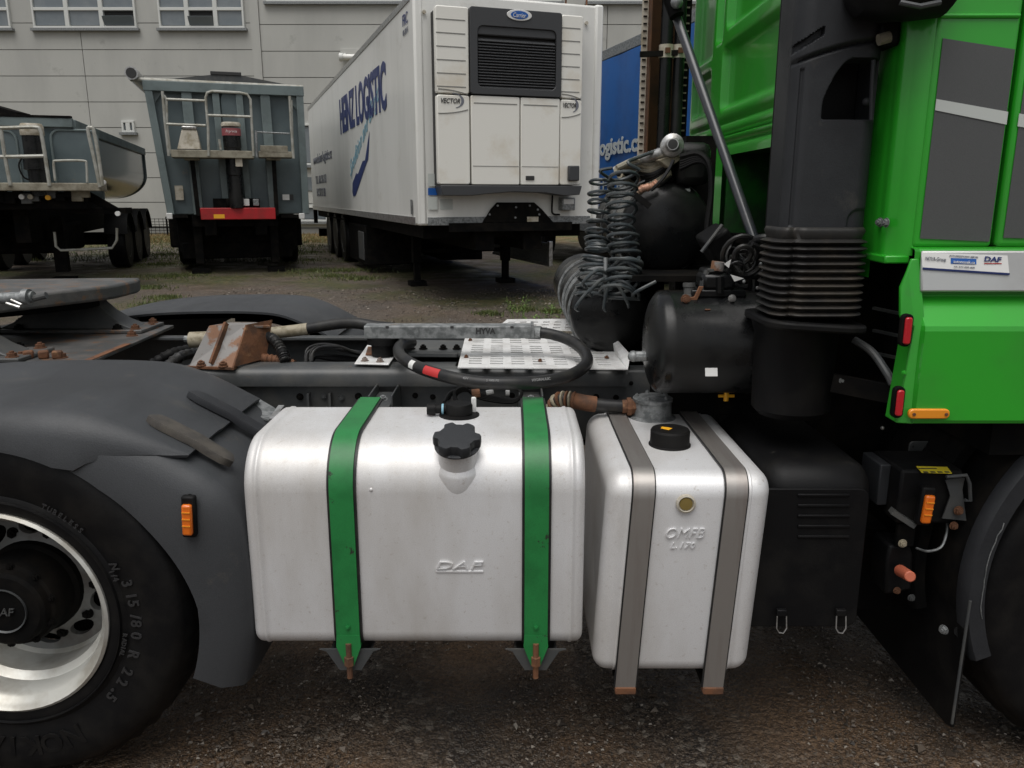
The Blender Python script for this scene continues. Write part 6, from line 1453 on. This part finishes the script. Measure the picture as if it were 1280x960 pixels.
# ------------------------------------------------ switch box with marker lamp, bracket, wiring
q0, q1 = P(1128, 585, 2.06), P(1185, 655, 2.06)
sb = MB().box((q0.x-.0, 2.06, q1.z), (P(1205, 590, 2.06).x, 2.24, P(1140, 588, 2.06).z)).build('switch_box', M['black'], tr, bevel=.008)
zt3 = P(1140, 588, 2.06).z
MB().box((q0.x-.03, 2.12, q1.z+.03), (q0.x, 2.24, zt3-.005)).build('box_end', M['plastic'], sb, bevel=.004)
MB().prism([GZ(1145, 583, zt3+.002), GZ(1184, 584, zt3+.002), GZ(1190, 592, zt3+.002), GZ(1152, 591, zt3+.002)], (0, 0, .001)).build('yellow_label', M['yellow'], sb)
for k in range(4): p = GZ(1157+9*k, 590, zt3+.004); MB().obox(p, (.012, .008, .001)).build('label_print', M['seam'], sb)
p = GZ(1150, 585.5, zt3+.004); MB().obox(p+Vector((.02, .0, 0)), (.05, .004, .001)).build('label_print', M['seam'], sb)
marker(1156, 632, 2.03, .080, .026, .06)
a, b = P(1135, 572, 2.28), P(1196, 552, 2.28)
bp_ = MB().prism([(u, 2.28, v) for u, v in rrect(a.x, b.x, a.z-.02, b.z, .012, 4)], (0, .006, 0)).build('bracket_plate', M['chassis'], tr, bevel=.002)
for k in range(4): p = P(1141+k*16, 558, 2.278); MB().cyl(p, p+Vector((0, -.002, 0)), .004, n=8).build('bracket_hole', M['seam'], bp_)
bolt(P(1143, 571, 2.276), r=.012, m='bright'); bolt(P(1165, 571, 2.276), r=.012, m='rustgrey'); bolt(P(1190, 576, 2.276), r=.012, m='rust')
MB().tube([P(1183, 596, 2.03), P(1208, 594, 2.03), P(1212, 604, 2.03), P(1213, 626, 2.03), P(1206, 625, 2.03)], .005, 8).build('wire_frame', M['chassis'], sb)
MB().prism([P(1182, 600, 2.045), P(1188, 620, 2.045), P(1178, 648, 2.045), P(1208, 651, 2.045), P(1203, 612, 2.045), P(1206, 598, 2.045)], (0, .004, 0)).build('crumpled_plate', M['chassis'], sb)
bolt(P(1198, 638, 2.04), r=.010, m='rust'); bolt(P(1192, 657, 2.05), r=.009, m='rust'); bolt(P(1128, 679, 2.05), r=.009, m='sand')
for d in (0, .008): MB().tube(smooth([P(1145, 685, 2.05), P(1160, 689, 2.05), P(1176, 684, 2.06), P(1183, 668, 2.07+d), P(1184, 652, 2.09+d)], 6), .0035, 6).build('wire', M['galv'], tr)
MB().beam(P(1114, 638, 2.06), P(1142, 656, 2.05), .03, .014).build('lamp_arm', M['chassis'], tr); MB().obox(P(1131, 668, 2.08), (.05, .02, .07)).build('lamp_arm', M['dark'], tr, bevel=.005)
MB().prism([P(1112, 682, 2.09), P(1138, 682, 2.09), P(1142, 694, 2.09), P(1140, 738, 2.09), P(1106, 744, 2.09), P(1108, 700, 2.09)], (0, .10, 0)).build('battery_switch', M['black'], tr, bevel=.008)
k0, k1 = P(1125, 713, 2.07), P(1138, 721, 1.99); MB().cyl(k0, k1, .017, .015, n=14).build('switch_key', M['salmon'], tr, bevel=.003)
bolt(P(1121, 738, 2.086), r=.008, m='rust'); bolt(P(1139, 747, 2.086), r=.008, m='chassis'); bolt(P(1157, 707, 2.3), r=.008, m='dark')
for px, py in ((1103, 535), (1104, 579), (1104, 597)): MB().sphere(P(px, py, 2.2), .006, 8, 5).build('fitting', M['bright'], tr)
# ------------------------------------------------ front mudflap and arch
fl = [Vector((1.235, y, z)) for y, z in ((1.97, .165), (2.0, .155), (2.62, .16), (2.62, .80), (2.3, .80), (2.05, .64), (1.965, .56))]
MB().prism(fl, (.010, 0, 0)).build('mudflap', M['black'], tr, bevel=.003)
MB().tube([(1.234, 1.964, .56), (1.234, 1.967, .18)], .004, 6).build('mudflap_edge', M['chassis'], tr)
bolt(P(1180, 787, 1.99), r=.010, m='galv', ax=(-1, -.5, 0))
def archring(r0, r1, y0, y1, a0, a1, m, nm, n=36):
    rings = []
    for k in range(n+1):
        a = radians(a0+(a1-a0)*k/n); e = Vector((cos(a), 0, sin(a))); c0 = Vector((FX, 0, .60))
        rings.append([c0+e*r0+Vector((0, y0, 0)), c0+e*(r1-.01)+Vector((0, y0, 0)), c0+e*r1+Vector((0, y0+.012, 0)), c0+e*r1+Vector((0, y1, 0)), c0+e*(r1-.008)+Vector((0, y1, 0)), c0+e*(r1-.012)+Vector((0, y0+.02, 0)), c0+e*(r0)+Vector((0, y0+.012, 0))])
    return MB().loft(rings).build(nm, M[m], tr, ang=40)
wa = archring(.528, .580, 1.965, 2.01, 80, 203, 'plastic', 'wheel_arch')
archring(.534, .574, 2.012, 2.38, 80, 200, 'dark', 'arch_liner')
archring(.60, .64, 2.14, 2.45, 100, 195, 'dark', 'inner_arch')
pts = [Vector((FX+.538*cos(radians(a))+R_.uniform(-.003, .003), 1.9635, .60+.538*sin(radians(a)))) for a in range(160, 192, 2)]
MB().tube(pts, .0015, 5).build('scratch', M['galv'], wa)
MB().tube(smooth([P(1165, 640, 2.2), P(1166, 700, 2.2), P(1168, 752, 2.18), P(1196, 778, 2.1), P(1200, 790, 2.0)], 6), .016, 8).build('arch_stay', M['black'], tr)
MB().tube([P(1280, 500, 2.2), P(1235, 560, 2.2), P(1210, 600, 2.2)], .02, 8).build('arch_stay', M['chassis'], tr)
MB().box((1.25, 2.0, .96), (2.4, 2.6, 1.05)).build('step_underside', M['dark'], tr)
MB().box((1.22, 2.46, .55), (2.4, 2.75, 1.05)).build('arch_back', M['dark'], tr)
